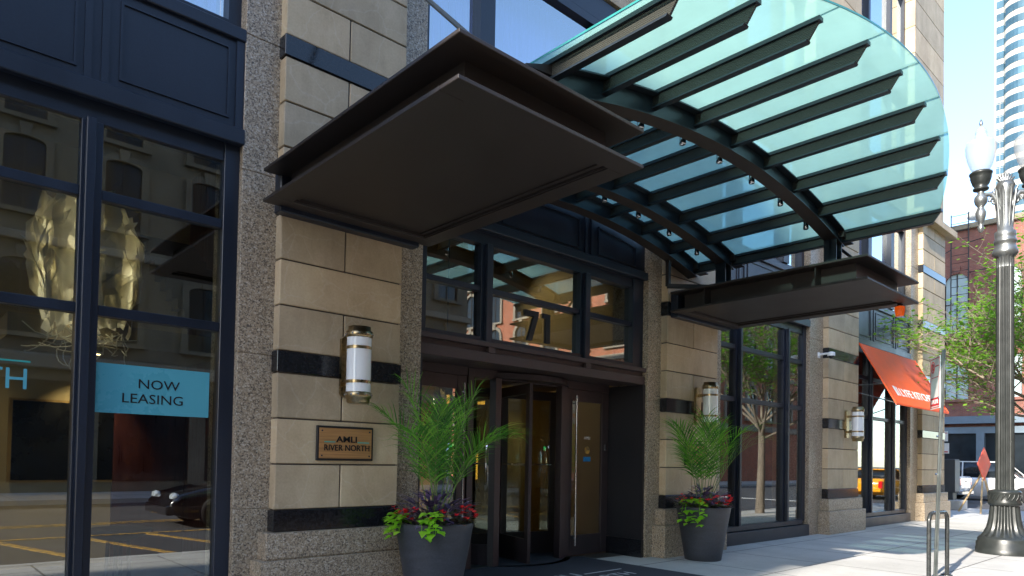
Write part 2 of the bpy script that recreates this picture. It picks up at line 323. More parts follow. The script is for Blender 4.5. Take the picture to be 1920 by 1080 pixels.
for i in range(16):                                     # yellow hatching of the loading zone
    x = -6+i*1.25
    m.prism([(x, -1.9), (x+.14, -1.9), (x+1.0, 1.5), (x+.86, 1.5)], -.14, -.132, 2)
m.box(-6.5, 14, 1.55, 1.68, -.14, -.131).box(-6.5, 14, -2.1, -1.95, -.14, -.131)
m.box(-80, 29, -4.75, -4.63, -.14, -.131).box(-80, 29, -4.45, -4.33, -.14, -.131)
tag(m.build('road_marking', M['yellow']), kind='structure')
m = MB()
for i in range(9): m.box(30.6+i*1.25, 31.2+i*1.25, 2.9, 5.6, -.14, -.130)
m.box(29.9, 30.2, -9, 1, -.14, -.130)
tag(m.build('crosswalk_marking', M['whitep']), kind='structure')

# ================================================================ MAIN BUILDING
bld = thing('apartment_building', 'tan limestone and speckled granite apartment building with dark metal framed windows along the sidewalk', 'building')
PIERS = [(-4.05,-1.95,-3.72,-2.3), (2.47,4.55,2.81,4.19), (8.85,11.0,9.19,10.69), (14.55,17.02,15.2,16.85), (20.75,23.3,21.33,23.3)]
MOD = 1.541; Z0 = .965
for gi, (gl, gr, ll, lr) in enumerate(PIERS):
    corner = gi == 4; last = corner
    m = MB()                                            # granite backing with open joints
    zs = [0, .98, 2.46, 4.2, 5.5, 7.0, 8.4]
    for a, b in zip(zs, zs[1:]): m.cbox(gl, gr, 6.52, 7.24, a+.003, b-.003, .004)
    m.box(gl+.01, gr-.01, 6.53, 7.23, 0, 8.4)
    pier = m.build('pier', M['granite'], bld)
    m = MB()
    def course(z0, z1, split, m=m, L=ll, Rr=lr, Y=6.4):
        mid = (L+Rr)/2
        if split: m.cbox(L, mid-.008, Y, 6.55, z0+.008, z1-.008).cbox(mid+.008, Rr, Y, 6.55, z0+.008, z1-.008)
        else: m.cbox(L, Rr, Y, 6.55, z0+.008, z1-.008)
    for k in range(5):                                  # courses above band k
        zb = Z0+k*MOD; zt = zb+MOD-.21; h = (zt-zb)/3
        for j in range(3): course(zb+j*h, zb+(j+1)*h, j != 1)
    m.build('limestone_cladding', M['lime'], pier)
    B(ll+.02, lr-.02, 6.418, 6.545, .7, Z0+5*MOD-.21).build('mortar_joint', M['mortar'], pier)
    for k in range(5):
        zb = Z0+k*MOD
        MB().cbox(ll-.012, lr+.012, 6.388, 6.56, zb-.205, zb-.002, .004).build('black_band', M['black'], pier)
    m = MB(); m.cbox(ll-.1, lr+.1, 6.33, 6.57, .505, .755, .006).cbox(ll-.17, lr+.17, 6.28, 6.58, 0, .495, .006); m.box(ll-.09, lr+.09, 6.34, 6.56, .3, .7)
    m.build('granite_plinth', M['granite'], pier)
# upper floors
m = MB()
for gi, (gl, gr, ll, lr) in enumerate(PIERS):
    z = 8.42
    while z < 31:
        mid = (gl+gr)/2
        m.cbox(gl, gr, 6.45, 6.95, z+.006, z+.74, .004); z += .75
for a, b in zip(PIERS, PIERS[1:]):
    for k in range(7):
        z = 8.42+k*3.2; m.cbox(a[1]+.003, b[0]-.003, 6.62, 6.95, z, z+.95, .004)
m.build('upper_wall', M['lime'], bld); 
m = MB()
for gi, (gl, gr, ll, lr) in enumerate(PIERS): m.box(gl+.01, gr-.01, 6.462, 6.94, 8.4, 31)
m.build('upper_mortar', M['mortar'], bld)
m = MB().box(-4.05, 23.3, 7.26, 7.4, 8.4, 31).box(23.2, 23.29, 7.0, 24, 0, 31).box(-4.05, 23.3, 23.9, 24, 0, 31).box(-4.05, 23.25, 6.7, 23.85, 31.0, 31.3); m.build('side_wall', M['lime'], bld)
for a, b in zip(PIERS, PIERS[1:]):
    for k in range(7):
        z = 9.4+k*3.2; x0, x1 = a[1], b[0]
        f = MB(); f.box(x0, x0+.1, 6.7, 6.85, z, z+2.2).box(x1-.1, x1, 6.7, 6.85, z, z+2.2).box(x0+.1, x1-.1, 6.7, 6.85, z, z+.08).box(x0+.1, x1-.1, 6.7, 6.85, z+2.12, z+2.2)
        for t in (.3, .7): xm = x0+(x1-x0)*t; f.box(xm-.06, xm+.06, 6.68, 6.84, z+.08, z+2.12)
        wf = f.build('window', M['metal'], bld); B(x0+.05, x1-.05, 6.79, 6.80, z+.05, z+2.15).build('pane', M['glass_hi'], wf)
        B(x0+.05, x1-.05, 7.15, 7.2, z, z+2.2).build('curtain', M['curtain'], wf)
# stone sill over the right end and a projecting cornice
MB().cbox(20.7, 23.75, 6.2, 7.3, 8.36, 8.56, .01).build('cornice', M['lime'], bld)

def moulding(m, x0, x1, z0, z1, y, w=.022, p=.014):
    m.box(x0, x1, y-p, y+.02, z1-w, z1).box(x0, x1, y-p, y+.02, z0, z0+w).box(x0, x0+w, y-p, y+.02, z0+w, z1-w).box(x1-w, x1, y-p, y+.02, z0+w, z1-w)
def spandrel(x0, x1, mulls, z0=4.44, z1=5.5):
    Y = 6.56
    sp = B(x0+.012, x1-.012, Y, 6.95, z0, z1).build('spandrel', M['metal'], bld)
    m = MB(); m.cbox(x0-.01, x1+.01, Y-.05, Y+.03, z0-.02, z0+.13, .008).cbox(x0-.01, x1+.01, Y-.04, Y+.03, z1-.09, z1+.03, .008)
    for xx in (x0+.035, x1-.035): m.box(xx-.04, xx+.04, Y-.02, Y+.02, z0+.13, z1-.09)
    for a, b in mulls: m.box(a-.01, a+.045, Y-.016, Y+.02, z0+.13, z1-.09).box(b-.045, b+.01, Y-.016, Y+.02, z0+.13, z1-.09)
    m.build('trim', M['metal'], sp)
    edges = [x0+.07]+[q for ab in mulls for q in ab]+[x1-.07]; m = MB()
    for a, b in zip(edges[::2], edges[1::2]): moulding(m, a+.09, b-.06, z0+.21, z1-.17, Y)
    m.build('panel_moulding', M['metal'], sp)
def bay(x0, x1, mulls, bars=(2.685, 3.66), sill=.30, head=4.26, glass='glass', base=True):
    f = MB()
    f.cbox(x0, x0+.14, 6.60, 6.74, sill, head+.2, .005).cbox(x1-.14, x1, 6.60, 6.74, sill, head+.2, .005)
    f.cbox(x0+.14, x1-.14, 6.62, 6.74, head, head+.19, .005).cbox(x0+.14, x1-.14, 6.58, 6.74, sill-.06, sill+.035, .005)
    for a, b in mulls: f.cbox(a, b, 6.6, 6.73, sill+.035, head, .005); c = (a+b)/2-.02; f.cbox(c-.035, c+.035, 6.53, 6.6, sill+.035, head, .006)
    e = [x0+.14]+[q for ab in mulls for q in ab]+[x1-.14]
    for a, b in zip(e[::2], e[1::2]):
        for z in bars: f.cbox(a, b, 6.615, 6.72, z-.042, z+.042, .005)
    wf = f.build('window', M['metal'], bld)
    for a, b in zip(e[::2], e[1::2]):
        zs = [sill+.03]+list(bars)+[head+.02]
        for z0, z1 in zip(zs, zs[1:]): B(a-.01, b+.01, 6.655, 6.665, z0, z1).build('pane', M[glass], wf)
    if base: MB().cbox(x0, x1, 6.5, 6.8, 0, sill-.07, .006).build('window_base', M['metal'], wf)
    return wf
def upper_bay(x0, x1, mulls, z0=5.56, z1=8.05):
    f = MB(); f.box(x0, x0+.12, 6.66, 6.8, z0, z1).box(x1-.12, x1, 6.66, 6.8, z0, z1).box(x0+.12, x1-.12, 6.66, 6.8, z0, z0+.08).box(x0+.12, x1-.12, 6.66, 6.8, z1-.12, z1)
    for a, b in mulls: f.box(a, b, 6.62, 6.79, z0+.08, z1-.12)
    wf = f.build('window', M['metal'], bld)
    B(x0+.06, x1-.06, 6.735, 6.745, z0+.04, z1-.06).build('pane', M['glass_hi'], wf)
    c = MB(); n = int((x1-x0)/.06)
    for i in range(n):
        a = x0+.06+(x1-x0-.12)*i/n; b = x0+.06+(x1-x0-.12)*(i+1)/n; d = .03*(1 if i % 2 else -1)
        c.add([(a, 7.05+d, z0), (b, 7.05-d, z0), (b, 7.05-d, z1), (a, 7.05+d, z1)], [(0,1,2,3)])
    c.build('curtain', M['curtain'], wf)
    B(x0, x1, 6.66, 7.3, z1+.003, 8.39).build('window_head', M['metal'], wf)
BAYS = [(-1.95, 2.47, [(-.86,-.68), (1.17,1.33)]), None, (11.0, 14.55, [(11.66,11.88), (13.55,13.78)]), (17.02, 20.75, [(18.0,18.22), (19.55,19.77)])]
for b in BAYS:
    if b: bay(*b); spandrel(*b)
for (a, b), mu in zip([(-1.95,2.47),(4.55,8.85),(11.0,14.55),(17.02,20.75)], [BAYS[0][2], [(5.42,5.66),(7.62,7.86)], BAYS[2][2], BAYS[3][2]]): upper_bay(a, b, mu)
# ---- entrance bay
EX0, EX1, DY = 4.55, 8.85, 7.25
m = MB()
m.cbox(EX0, EX1, 6.54, 6.86, 2.895, 2.96, .006).cbox(EX0, EX1, 6.57, 6.86, 2.70, 2.83, .006).box(EX0, EX1, 6.62, 6.85, 2.82, 2.90)
for x in (5.66, 7.5): m.cbox(x-.055, x+.055, 6.556, 6.63, 2.825, 2.9, .004)
tb = m.build('transom_beam', M['brown'], bld)
B(EX0, EX1, 6.861, 7.2, 2.72, 2.78).build('soffit', M['brown'], bld)
f = MB(); f.cbox(EX0, EX0+.13, 6.62, 6.8, 2.961, 4.34, .005).cbox(EX1-.26, EX1, 6.62, 6.8, 2.961, 4.34, .005).box(EX0+.13, EX1-.26, 6.64, 6.8, 4.2, 4.34).box(EX0+.13, EX1-.26, 6.62, 6.8, 2.961, 3.02)
for a, b in ((5.52,5.72), (7.38,7.6)): f.cbox(a, b, 6.63, 6.79, 3.02, 4.2, .005); f.cbox(a+.05, b-.07, 6.57, 6.63, 2.961, 4.2, .005)
es = [(EX0+.13, 5.52), (5.72, 7.38), (7.6, EX1-.26)]
for a, b in es: f.cbox(a, b, 6.65, 6.77, 3.6, 3.67, .005)
tw = f.build('window', M['metal'], bld); tw['label'] = 'three-light transom window over the doors'
for a, b in es: B(a-.01, b+.01, 6.705, 6.715, 3.0, 3.63).build('pane', M['glass'], tw); B(a-.01, b+.01, 6.705, 6.715, 3.63, 4.22).build('pane', M['glass'], tw)
# arch spandrel over the transom
ZC = 6.9
def arcz(x, top): return top-(x-ZC)**2/(2*10.3)
asp = B(EX0+.01, EX1-.01, 6.6, 6.95, 4.34, 5.5).build('spandrel', M['metal'], bld)
m = MB(); m.cbox(EX0, EX1, 6.53, 6.62, 4.345, 4.46, .008).cbox(EX0, EX1, 6.51, 6.62, 5.42, 5.53, .008)
for x in (5.55, 5.68, 7.43, 7.56): m.box(x-.028, x+.028, 6.575, 6.62, 4.46, 5.42)
m.build('trim', M['metal'], asp); m = MB()
for a, b in ((4.68, 5.42), (5.82, 7.3), (7.7, 8.6)):
    w = .02; pts = [(a+(b-a)*i/8) for i in range(9)]
    m.box(a, b, 6.58, 6.62, 4.52, 4.54).box(a, a+w, 6.58, 6.62, 4.54, arcz(a, 4.96)).box(b-w, b, 6.58, 6.62, 4.54, arcz(b, 4.96))
    m.sweep([[(x, 6.58, arcz(x, 4.94)), (x, 6.62, arcz(x, 4.94)), (x, 6.62, arcz(x, 4.96)), (x, 6.58, arcz(x, 4.96))] for x in pts])
m.build('panel_moulding', M['metal'], asp)
# recess side walls
for s_, x in ((1, EX0), (-1, EX1)):
    x0, x1 = sorted((x, x+s_*.05)); sw = B(x0, x1, 6.56, DY+.1, .28, 2.70).build('side_panel', M['sidep'], bld)
    x0, x1 = sorted((x, x+s_*.075)); MB().cbox(x0, x1, 6.55, 6.78, 0, .275, .004).cbox(x0, x1, 6.79, DY, 0, .275, .004).build('base_block', M['black'], sw)
# doors and revolving door
CX, CY, RR = 7.08, 8.0, 1.03
def door(x0, x1, hinge_right, lab):
    d = MB(); z1 = 2.60
    d.cbox(x0, x0+.13, DY, DY+.05, .02, z1, .005).cbox(x1-.16, x1, DY, DY+.05, .02, z1, .005).box(x0+.13, x1-.16, DY+.002, DY+.048, .02, .33).box(x0+.13, x1-.16, DY+.002, DY+.048, 2.42, z1)
    o = d.build('entrance_door', M['brown'], bld); o['label'] = lab
    B(x0+.12, x1-.15, DY+.02, DY+.03, .3, 2.45).build('pane', M['glass'], o)
    px = x1-.10 if hinge_right else x0+.15
    p = MB().tube([(px, DY-.07, .18), (px, DY-.07, 2.5)], .015, 10)
    for z in (.3, 2.38): p.tube([(px, DY-.07, z), (px, DY+.01, z)], .01, 8); p.tube([(px-.04, DY-.07, z), (px+.0, DY-.07, z)], .009, 8)
    p.build('pull_handle', M['steel'], o); return o
ld = door(4.68, 5.82, True, 'left entrance door with a long steel pull'); rd = door(7.80, 8.80, False, 'right entrance door with stickers on its glass')
MB().cbox(8.70, 8.73, DY-.012, DY+.002, 1.66, 1.76, .003).build('card_reader', M['steel'], rd)
MB().lathe([(.06, 0), (.06, .003)], (0,0,0), 20).build('round_sticker', M['yellow'], rd).matrix_local = Matrix.Translation((8.30, DY+.018, 1.66)) @ Matrix.Rotation(R(90), 4, 'X')
B(8.21, 8.38, DY+.013, DY+.017, 1.48, 1.555).build('blue_sticker', dirty('blue_sticker', (.02,.22,.5), .1, 4), rd)
text('notice_lettering', 'AMLI', M['signw'], (8.22, DY+.012, 1.83), XD, ZD, width=.14, parent=rd, ext=.001)
m = MB(); m.cbox(5.83, 5.93, DY-.02, DY+.1, 0, 2.72, .005).cbox(7.66, 7.79, DY-.02, DY+.1, 0, 2.72, .005).cbox(EX0+.05, 4.67, DY-.01, DY+.09, 0, 2.72, .004).box(EX0+.05, EX1-.05, DY-.005, DY+.095, 2.605, 2.79)
m.build('door_frame', M['brown'], bld)
rv = MB()
for (x, w_) in ((6.27, .13), (7.6, .11)): rv.cbox(x, x+w_*.85, 7.17, 7.30, 0, 2.62, .006)
def arcpts(a0, a1, r, n): return [(CX+r*cos(R(a0+(a1-a0)*i/n)), CY+r*sin(R(a0+(a1-a0)*i/n))) for i in range(n+1)]
ring = arcpts(0, 360, RR+.03, 48)[:-1]; rv.prism(ring, 2.62, 2.70, 2)
rev = rv.build('revolving_door', M['brown'], bld)
MB().prism(arcpts(0, 360, RR+.10, 48)[:-1], 0.0, .012, 2).build('threshold_ring', M['galv'], rev)
MB().prism(arcpts(0, 360, RR+.0, 48)[:-1], .012, .016, 2).build('floor_disc', M['mat'], rev)
for a0, a1 in ((140, 225), (-45, 45)):
    g = MB(); P = arcpts(a0, a1, RR, 14); Q = arcpts(a0, a1, RR-.012, 14)
    g.sweep([[(p[0], p[1], .3), (q[0], q[1], .3), (q[0], q[1], 2.6), (p[0], p[1], 2.6)] for p, q in zip(P, Q)], True)
    o = g.build('curved_pane', M['glass'], rev)
    g = MB(); P = arcpts(a0, a1, RR+.01, 14); Q = arcpts(a0, a1, RR-.03, 14)
    g.sweep([[(p[0], p[1], .012), (q[0], q[1], .012), (q[0], q[1], .3), (p[0], p[1], .3)] for p, q in zip(P, Q)]); g.build('curved_kick_panel', M['brown'], rev)
for k in range(4):
    a = R(-105+90*k); d = Vector((cos(a), sin(a), 0)); n_ = Vector((-sin(a), cos(a), 0)); c = Vector((CX, CY, 0)); g = MB()
    for r0, r1, z0, z1 in ((.05,.14,.02,2.58), (.90,1.0,.02,2.58), (.14,.90,.02,.36), (.14,.90,2.44,2.58)):
        P = [c+d*r+n_*t+Vector((0,0,z)) for r, t, z in ((r0,-.025,z0),(r1,-.025,z0),(r1,.025,z0),(r0,.025,z0),(r0,-.025,z1),(r1,-.025,z1),(r1,.025,z1),(r0,.025,z1))]
        g.add(P, [(0,1,2,3),(4,5,6,7),(0,1,5,4),(1,2,6,5),(2,3,7,6),(3,0,4,7)])
    wg = g.build('door_wing', M['brown'], rev)
    g = MB(); P = [c+d*r+n_*t+Vector((0,0,z)) for r, t, z in ((.13,-.004,.35),(.91,-.004,.35),(.91,.004,.35),(.13,.004,.35),(.13,-.004,2.45),(.91,-.004,2.45),(.91,.004,2.45),(.13,.004,2.45))]
    g.add(P, [(0,1,2,3),(4,5,6,7),(0,1,5,4),(1,2,6,5),(2,3,7,6),(3,0,4,7)]); g.build('pane', M['glass'], wg)
    MB().tube([c+d*.12-n_*.05+Vector((0,0,1.42)), c+d*.92-n_*.05+Vector((0,0,1.42))], .012, 8).build('push_bar', M['steel'], wg)
# ---- interior rooms (seen through the glass)
B(-8, 23.1, 6.9, 14, -.1, .005).build('interior_floor', M['floor_in'], bld)
B(-8, 23.1, 6.96, 14, 5.5, 5.56).build('interior_ceiling', M['ceil_in'], bld)
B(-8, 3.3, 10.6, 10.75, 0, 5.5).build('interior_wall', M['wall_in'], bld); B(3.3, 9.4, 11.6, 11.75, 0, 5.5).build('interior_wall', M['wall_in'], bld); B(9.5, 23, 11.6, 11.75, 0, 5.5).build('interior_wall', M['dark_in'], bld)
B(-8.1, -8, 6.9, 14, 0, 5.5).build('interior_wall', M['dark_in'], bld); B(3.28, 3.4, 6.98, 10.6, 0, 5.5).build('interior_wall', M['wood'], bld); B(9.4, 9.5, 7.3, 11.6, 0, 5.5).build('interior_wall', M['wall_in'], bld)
B(2.35, 3.27, 10.52, 10.59, 0, 2.6).build('interior_door', M['wood'], bld)
B(1.0, 9.3, 9.2, 10.5, 2.75, 3.0).build('mezzanine', M['ceil_in'], bld); 
m = MB()
for i in range(9): m.box(2.5, 3.2, 8.2+i*.24, 8.44+i*.24, 3.0+i*.16, 3.12+i*.16)
m.build('staircase', M['dark_in'], bld)

# ================================================================ CANOPY
can = thing('entrance_canopy', 'arched pale teal glass canopy on dark steel beams and box trays over the entrance', 'canopy')
TL0, TL1, TR0, TR1, TY0, TY1 = 2.58, 4.47, 9.11, 11.03, 3.36, 6.30
def tray(x0, x1, lab, far):
    m = MB(); zb, zt = 3.85, 4.14
    m.cbox(x0, x1, TY0, TY1, zt, zt+.03, .004); e = .2; m.cbox(x0, x1, TY0, TY0+e, zb, zb+.03, .004).cbox(x0, x1, TY1-e, TY1, zb, zb+.03, .004).box(x0, x0+e, TY0+e, TY1-e, zb+.0005, zb+.0295).box(x1-e, x1, TY0+e, TY1-e, zb+.0005, zb+.0295)
    i = .22; a, b, c, d = x0+i, x1-i, TY0+i, TY1-.12
    m.box(a, a+.04, c, d, zb+.03, zt).box(b-.04, b, c, d, zb+.03, zt).box(a+.04, b-.04, c, c+.04, zb+.03, zt).box(a+.04, b-.04, d-.04, d, zb+.03, zt)
    for y in (4.04, 5.72): m.box(x0+.04 if far else b, a if far else x1-.04, y-.006, y+.006, zb+.03, zt)
    o = m.build('tray', M['metal_c'], can); o['label'] = lab
    B(x0+e-.01, x1-e+.01, TY0+e-.01, TY1-e+.01, zb+.045, zb+.055).build('soffit_panel', M['metal_c'], o)
    m = MB(); m.box(x0+e, x1-e, TY0+e, TY0+e+.012, zb+.012, zb+.045).box(x0+e, x1-e, TY1-e-.012, TY1-e, zb+.012, zb+.045).box(x0+e, x0+e+.012, TY0+e+.012, TY1-e-.012, zb+.012, zb+.045).box(x1-e-.012, x1-e, TY0+e+.012, TY1-e-.012, zb+.012, zb+.045); m.build('soffit_trim', M['metal_c'], o)
    MB().cbox(x0+.15, x1-.15, TY1-.04, 6.395, zb-.05, zt+.06, .01).build('wall_bracket', M['metal'], o)
    return o
tray(TL0, TL1, 'left box tray of the canopy', 0); tray(TR0, TR1, 'right box tray of the canopy', 1)
def beam(yc, x0, x1, bot=4.895, dep=.245, wid=.18):
    secs = []; n = 36; t = .014; h = wid/2
    for i in range(n+1):
        x = x0+(x1-x0)*i/n; zb = bot-(x-ZC)**2/(2*10.2); zt = zb+dep
        P = [(-h,0),(h,0),(h,t),(t/2,t),(t/2,dep-t),(h,dep-t),(h,dep),(-h,dep),(-h,dep-t),(-t/2,dep-t),(-t/2,t),(-h,t)]
        secs.append([(x, yc+p, zb+q) for p, q in P])
    mb = MB().sweep(secs); mb.mi = [1 if (i < n*12 and i % 12 == 0) else 0 for i in range(len(mb.f))]  # underside stays brown, the web wears the painted-in sky blue
    return mb.build('arched_beam', [M['beam'], M['metal_c']], can)
for yc in (3.98, 5.64, 6.29): beam(yc, 4.0, 9.72)
for yc in (3.98, 5.64, 6.29):                             # pointed tails and posts
    zz = 4.895+.245-(9.72-ZC)**2/20.4
    for s_ in (1, -1):
        xe = 9.72 if s_ > 0 else 4.0; zz = 4.895+.245-(xe-ZC)**2/20.4
        MB().prism([(xe, zz), (xe+s_*.34, zz-.12), (xe+s_*.34, zz-.135), (xe, zz-.10)], yc-.08, yc+.08, 1).build('beam_tail', M['metal_c'], can)
        if yc < 6:
            xp = 9.56 if s_ > 0 else 4.08; h = 4.93-(xp-ZC)**2/20.4+.02; m = MB()
            m.box(xp-.09, xp+.09, yc-.008, yc+.008, 4.17, h).box(xp-.09, xp-.076, yc-.085, yc+.085, 4.17, h).box(xp+.076, xp+.09, yc-.085, yc+.085, 4.17, h)
            m.build('post', M['beam'], can)
PX = [3.96+.7313*i for i in range(9)]; PE = [2.67,2.50,2.36,2.27,2.25,2.27,2.35,2.48,2.73]
def pz(x): return 5.165-(x-ZC)**2/20.6                    # top of purlin
for i, (x, ye) in enumerate(zip(PX, PE)):
    z1 = pz(x); z0 = z1-.165; yw = 6.42; m = MB()
    m.prism([(ye+.10, z0+.012), (yw, z0+.012), (yw, z1-.03), (ye+.012, z1-.03)], x-.011, x+.011, 0)
    m.k = 1
    m.prism([(ye+.11, z0), (yw, z0), (yw, z0+.016), (ye+.10, z0+.016)], x-.035, x+.035, 0)
    m.prism([(ye, z1-.034), (yw, z1-.034), (yw, z1), (ye, z1)], x-.034, x+.034, 0)
    m.build('purlin', [M['rib'], M['beam']], can)
# glass sheets
def edge_y(x):
    # street edge of the glass, a shallow arc in plan
    t = (x-6.9)/2.91; return 2.11+(.64 if t > 0 else .44)*t*t
xs = [3.84]+PX+[9.93]
for a, b in zip(xs, xs[1:]):
    if b-a < .05: continue
    n = 6; tl, bl, tr, br = [], [], [], []
    secs = []
    for i in range(n+1):
        x = a+.002+(b-a-.004)*i/n; z = 5.182-(x-ZC)**2/20.6; y0 = edge_y(x); secs.append([(x, y0, z), (x, 6.44, z), (x, 6.44, z+.016), (x, y0, z+.016)])
    m = MB(); nn = 4; vs = [p for q in secs for p in q]
    for i in range(n):
        o = i*4; q = (i+1)*4
        m.k = 0; m.add([vs[o], vs[o+1], vs[q+1], vs[q]], [(0,1,2,3)], True); 
        m.k = 1; m.add([vs[o], vs[o+3], vs[q+3], vs[q]], [(0,1,2,3)])
    m.k = 1 if a < 3.9 else 0; m.add(secs[0], [(0,1,2,3)]); m.k = 1 if b > 9.9 else 0; m.add(secs[-1], [(0,1,2,3)])
    m.build('glass_panel', [M['cglass'], M['gedge']], can, fix=False)
# down-lights clipped under the purlins
def spotfix(x, y):
    z = pz(x)-.17; m = MB().lathe([(.012, .05), (.03, .05), (.034, .02), (.036, -.07), (.030, -.08), (.012, -.06)], (x+.05, y, z-.02), 14); m.bar((x, y, z+.04), (x+.05, y, z+.03), .02); o = m.build('spotlight', M['chrome'], can)
for i in range(1, 8): spotfix(PX[i], 4.16)
for i in range(1, 8): spotfix(PX[i], 5.84)
m = MB().tube([(3.52, 3.6, 4.17), (3.52, 6.42, 6.95)], .022, 10); m.build('tie_rod', M['galv'], can)
m = MB().tube([(2.84, 3.66, 4.17), (2.84, 3.70, 4.45)], .012, 8); 
MB().tube([(10.07, 3.66, 4.17), (10.07, 6.42, 6.90)], .022, 10).build('tie_rod', M['metal_c'], can)
m = MB().bar((9.02, 6.28, 4.24), (9.02, 6.28, 4.64), .06).bar((9.0, 6.28, 4.24), (9.55, 5.8, 4.24), .06); m.build('bracket_frame', M['metal_c'], can)
for k in range(1): pass
# beacon
t = thing('beacon_lamp', 'small amber glass beacon hanging under the right canopy tray', 'lamp', (10.86, 3.56, 3.85))
MB().lathe([(.02, 0), (.04, -.01), (.04, -.03)], n=14).build('lamp_cap', M['metal'], t); MB().lathe([(.04, -.03), (.070, -.045), (.068, -.11), (.055, -.175), (.03, -.18)], n=8, smooth=False).build('glass_shade', M['amber'], t)

# ================================================================ WALL OBJECTS
def sconce(x, lab, z=2.41):
    t = thing('wall_lamp', lab, 'wall lamp', (x, 6.13, z), group='brass and opal glass wall lamps')
    MB().lathe([(.10,-.385),(.115,-.37),(.115,-.335),(.132,-.33),(.132,-.275),(.126,-.272)], n=28).build('end_cap', M['brass'], t); MB().lathe([(.126,.272),(.132,.275),(.132,.335),(.112,.34),(.112,.382),(.05,.385)], n=28).build('end_cap', M['brass'], t)
    MB().lathe([(.122,-.273),(.122,.273)], n=28).build('lamp_shade', M['opal'], t)
    for z_ in (-.185, .155): MB().lathe([(.127,z_),(.127,z_+.03)], n=28).build('brass_ring', M['brass'], t)
    s_ = MB()
    for zz in (-.30, .305):
        for k in range(12): a = 2*pi*k/12; s_.tube([(.13*cos(a), .13*sin(a), zz), (.138*cos(a), .138*sin(a), zz)], .009, 6)
    s_.build('cap_studs', M['steel'], t)
    m = MB(); P = [(-.075,-.28),(-.045,-.31),(.045,-.31),(.075,-.28),(.075,.28),(.045,.31),(-.045,.31),(-.075,.28)]
    m.prism(P, .215, .258, 1).box(-.03, .03, .11, .216, -.2, -.15).box(-.03, .03, .11, .216, .15, .2); m.build('back_plate', M['brass'], t)
    return t
s1 = sconce(3.53, 'brass and opal glass cylinder wall lamp above the bronze plaque, nearest and largest of three')
dup(s1, (10.03, 6.13, 2.43), 0, 'brass and opal glass wall lamp half hidden behind the far potted palm')
dup(s1, (16.12, 6.13, 2.42), 0, 'brass and opal glass wall lamp on the pier beside the orange awning, smallest of three')
def plaque(x0, x1, z0, z1, lab):
    t = thing('wall_plaque', lab, 'plaque', ((x0+x1)/2, 6.4, (z0+z1)/2), group='bronze name plaques')
    W, H = (x1-x0)/2, (z1-z0)/2
    MB().cbox(-W, W, -.03, 0, -H, H, .004).build('backing_board', M['ink'], t); MB().cbox(-W+.022, W-.022, -.036, -.029, -H+.022, H-.022, .002).build('plate', M['plaque'], t)
    y = -.038
    text('lettering', 'AMLI', M['ink'], (-.115, y, .012), XD, ZD, width=.235, height=.062, parent=t, off=.014)
    text('lettering', 'RIVER NORTH', M['ink'], (-W+.075, y, -.075), XD, ZD, width=2*W-.125, height=.062, parent=t, off=.004)
    MB().box(-W+.075, -.125, y-.003, y+.002, .008, .018).box(.13, W-.055, y-.003, y+.002, .008, .018).build('teal_line', M['teal'], t)
    for a in (-1, 1):
        for b in (-1, 1): MB().tube([(a*(W-.05), -.036, b*(H-.05)), (a*(W-.05), -.041, b*(H-.05))], .009, 8).build('screw', M['metal'], t)
plaque(3.22, 3.86, 1.45, 1.80, 'bronze name plaque on the near limestone pier below the wall lamp'); plaque(9.70, 10.34, 1.45, 1.80, 'bronze name plaque behind the far potted palm')
t = thing('security_camera', 'small white dome security camera on the granite pier edge beyond the canopy', 'camera', (14.98, 6.25, 3.86))
MB().tube([(0,.27,.02), (0,.12,.03), (0,.0,.03)], .022, 8).box(-.05, .05, .255, .27, -.05, .07).build('arm', M['white'], t)
MB().lathe([(.03,.06),(.07,.045),(.078,0),(.075,-.03)], n=20).build('housing', M['white'], t); MB().lathe([(.06,-.03),(.055,-.06),(.03,-.085),(.005,-.09)], n=20).build('dome', M['dwin'], t)
# house number
m_ = M['ink']
hn = thing('house_number', 'black house number 71 fixed in front of the transom glass', 'house number', (6.56, 6.685, 3.1))
MB().prism([(-.24,.33),(-.24,.405),(.02,.405),(.02,.35),(-.10,.0),(-.185,.0),(-.075,.33)], -.02, .02, 1).build('numeral', m_, hn)
MB().prism([(.16,.0),(.16,.34),(.105,.34),(.105,.40),(.245,.40),(.245,.0)], -.02, .02, 1).build('numeral', m_, hn)
# now leasing sign
sg = thing('leasing_sign', 'pale teal sign reading NOW LEASING on the near window pane', 'sign', (1.33, 6.64, 1.83))
B(0, .93, 0, .008, 0, .42).build('sign_panel', M['tealsign'], sg)
text('lettering', 'NOW', M['ink'], (.335, -.002, .225), XD, ZD, height=.082, parent=sg, ext=.001, sx=1.12); text('lettering', 'LEASING', M['ink'], (.21, -.002, .095), XD, ZD, height=.082, parent=sg, ext=.001, sx=1.12)
wl = thing('window_lettering', 'teal lettering ending in TH under a green line on the left window', 'lettering', (.98, 6.645, 1.98))
text('lettering', 'NORTH', M['tealink'], (-.92, 0, 0), XD, ZD, width=.80, height=.165, parent=wl, ext=.001); B(-1.5, -.10, -.001, .001, .215, .228).build('green_line', M['teal'], wl)

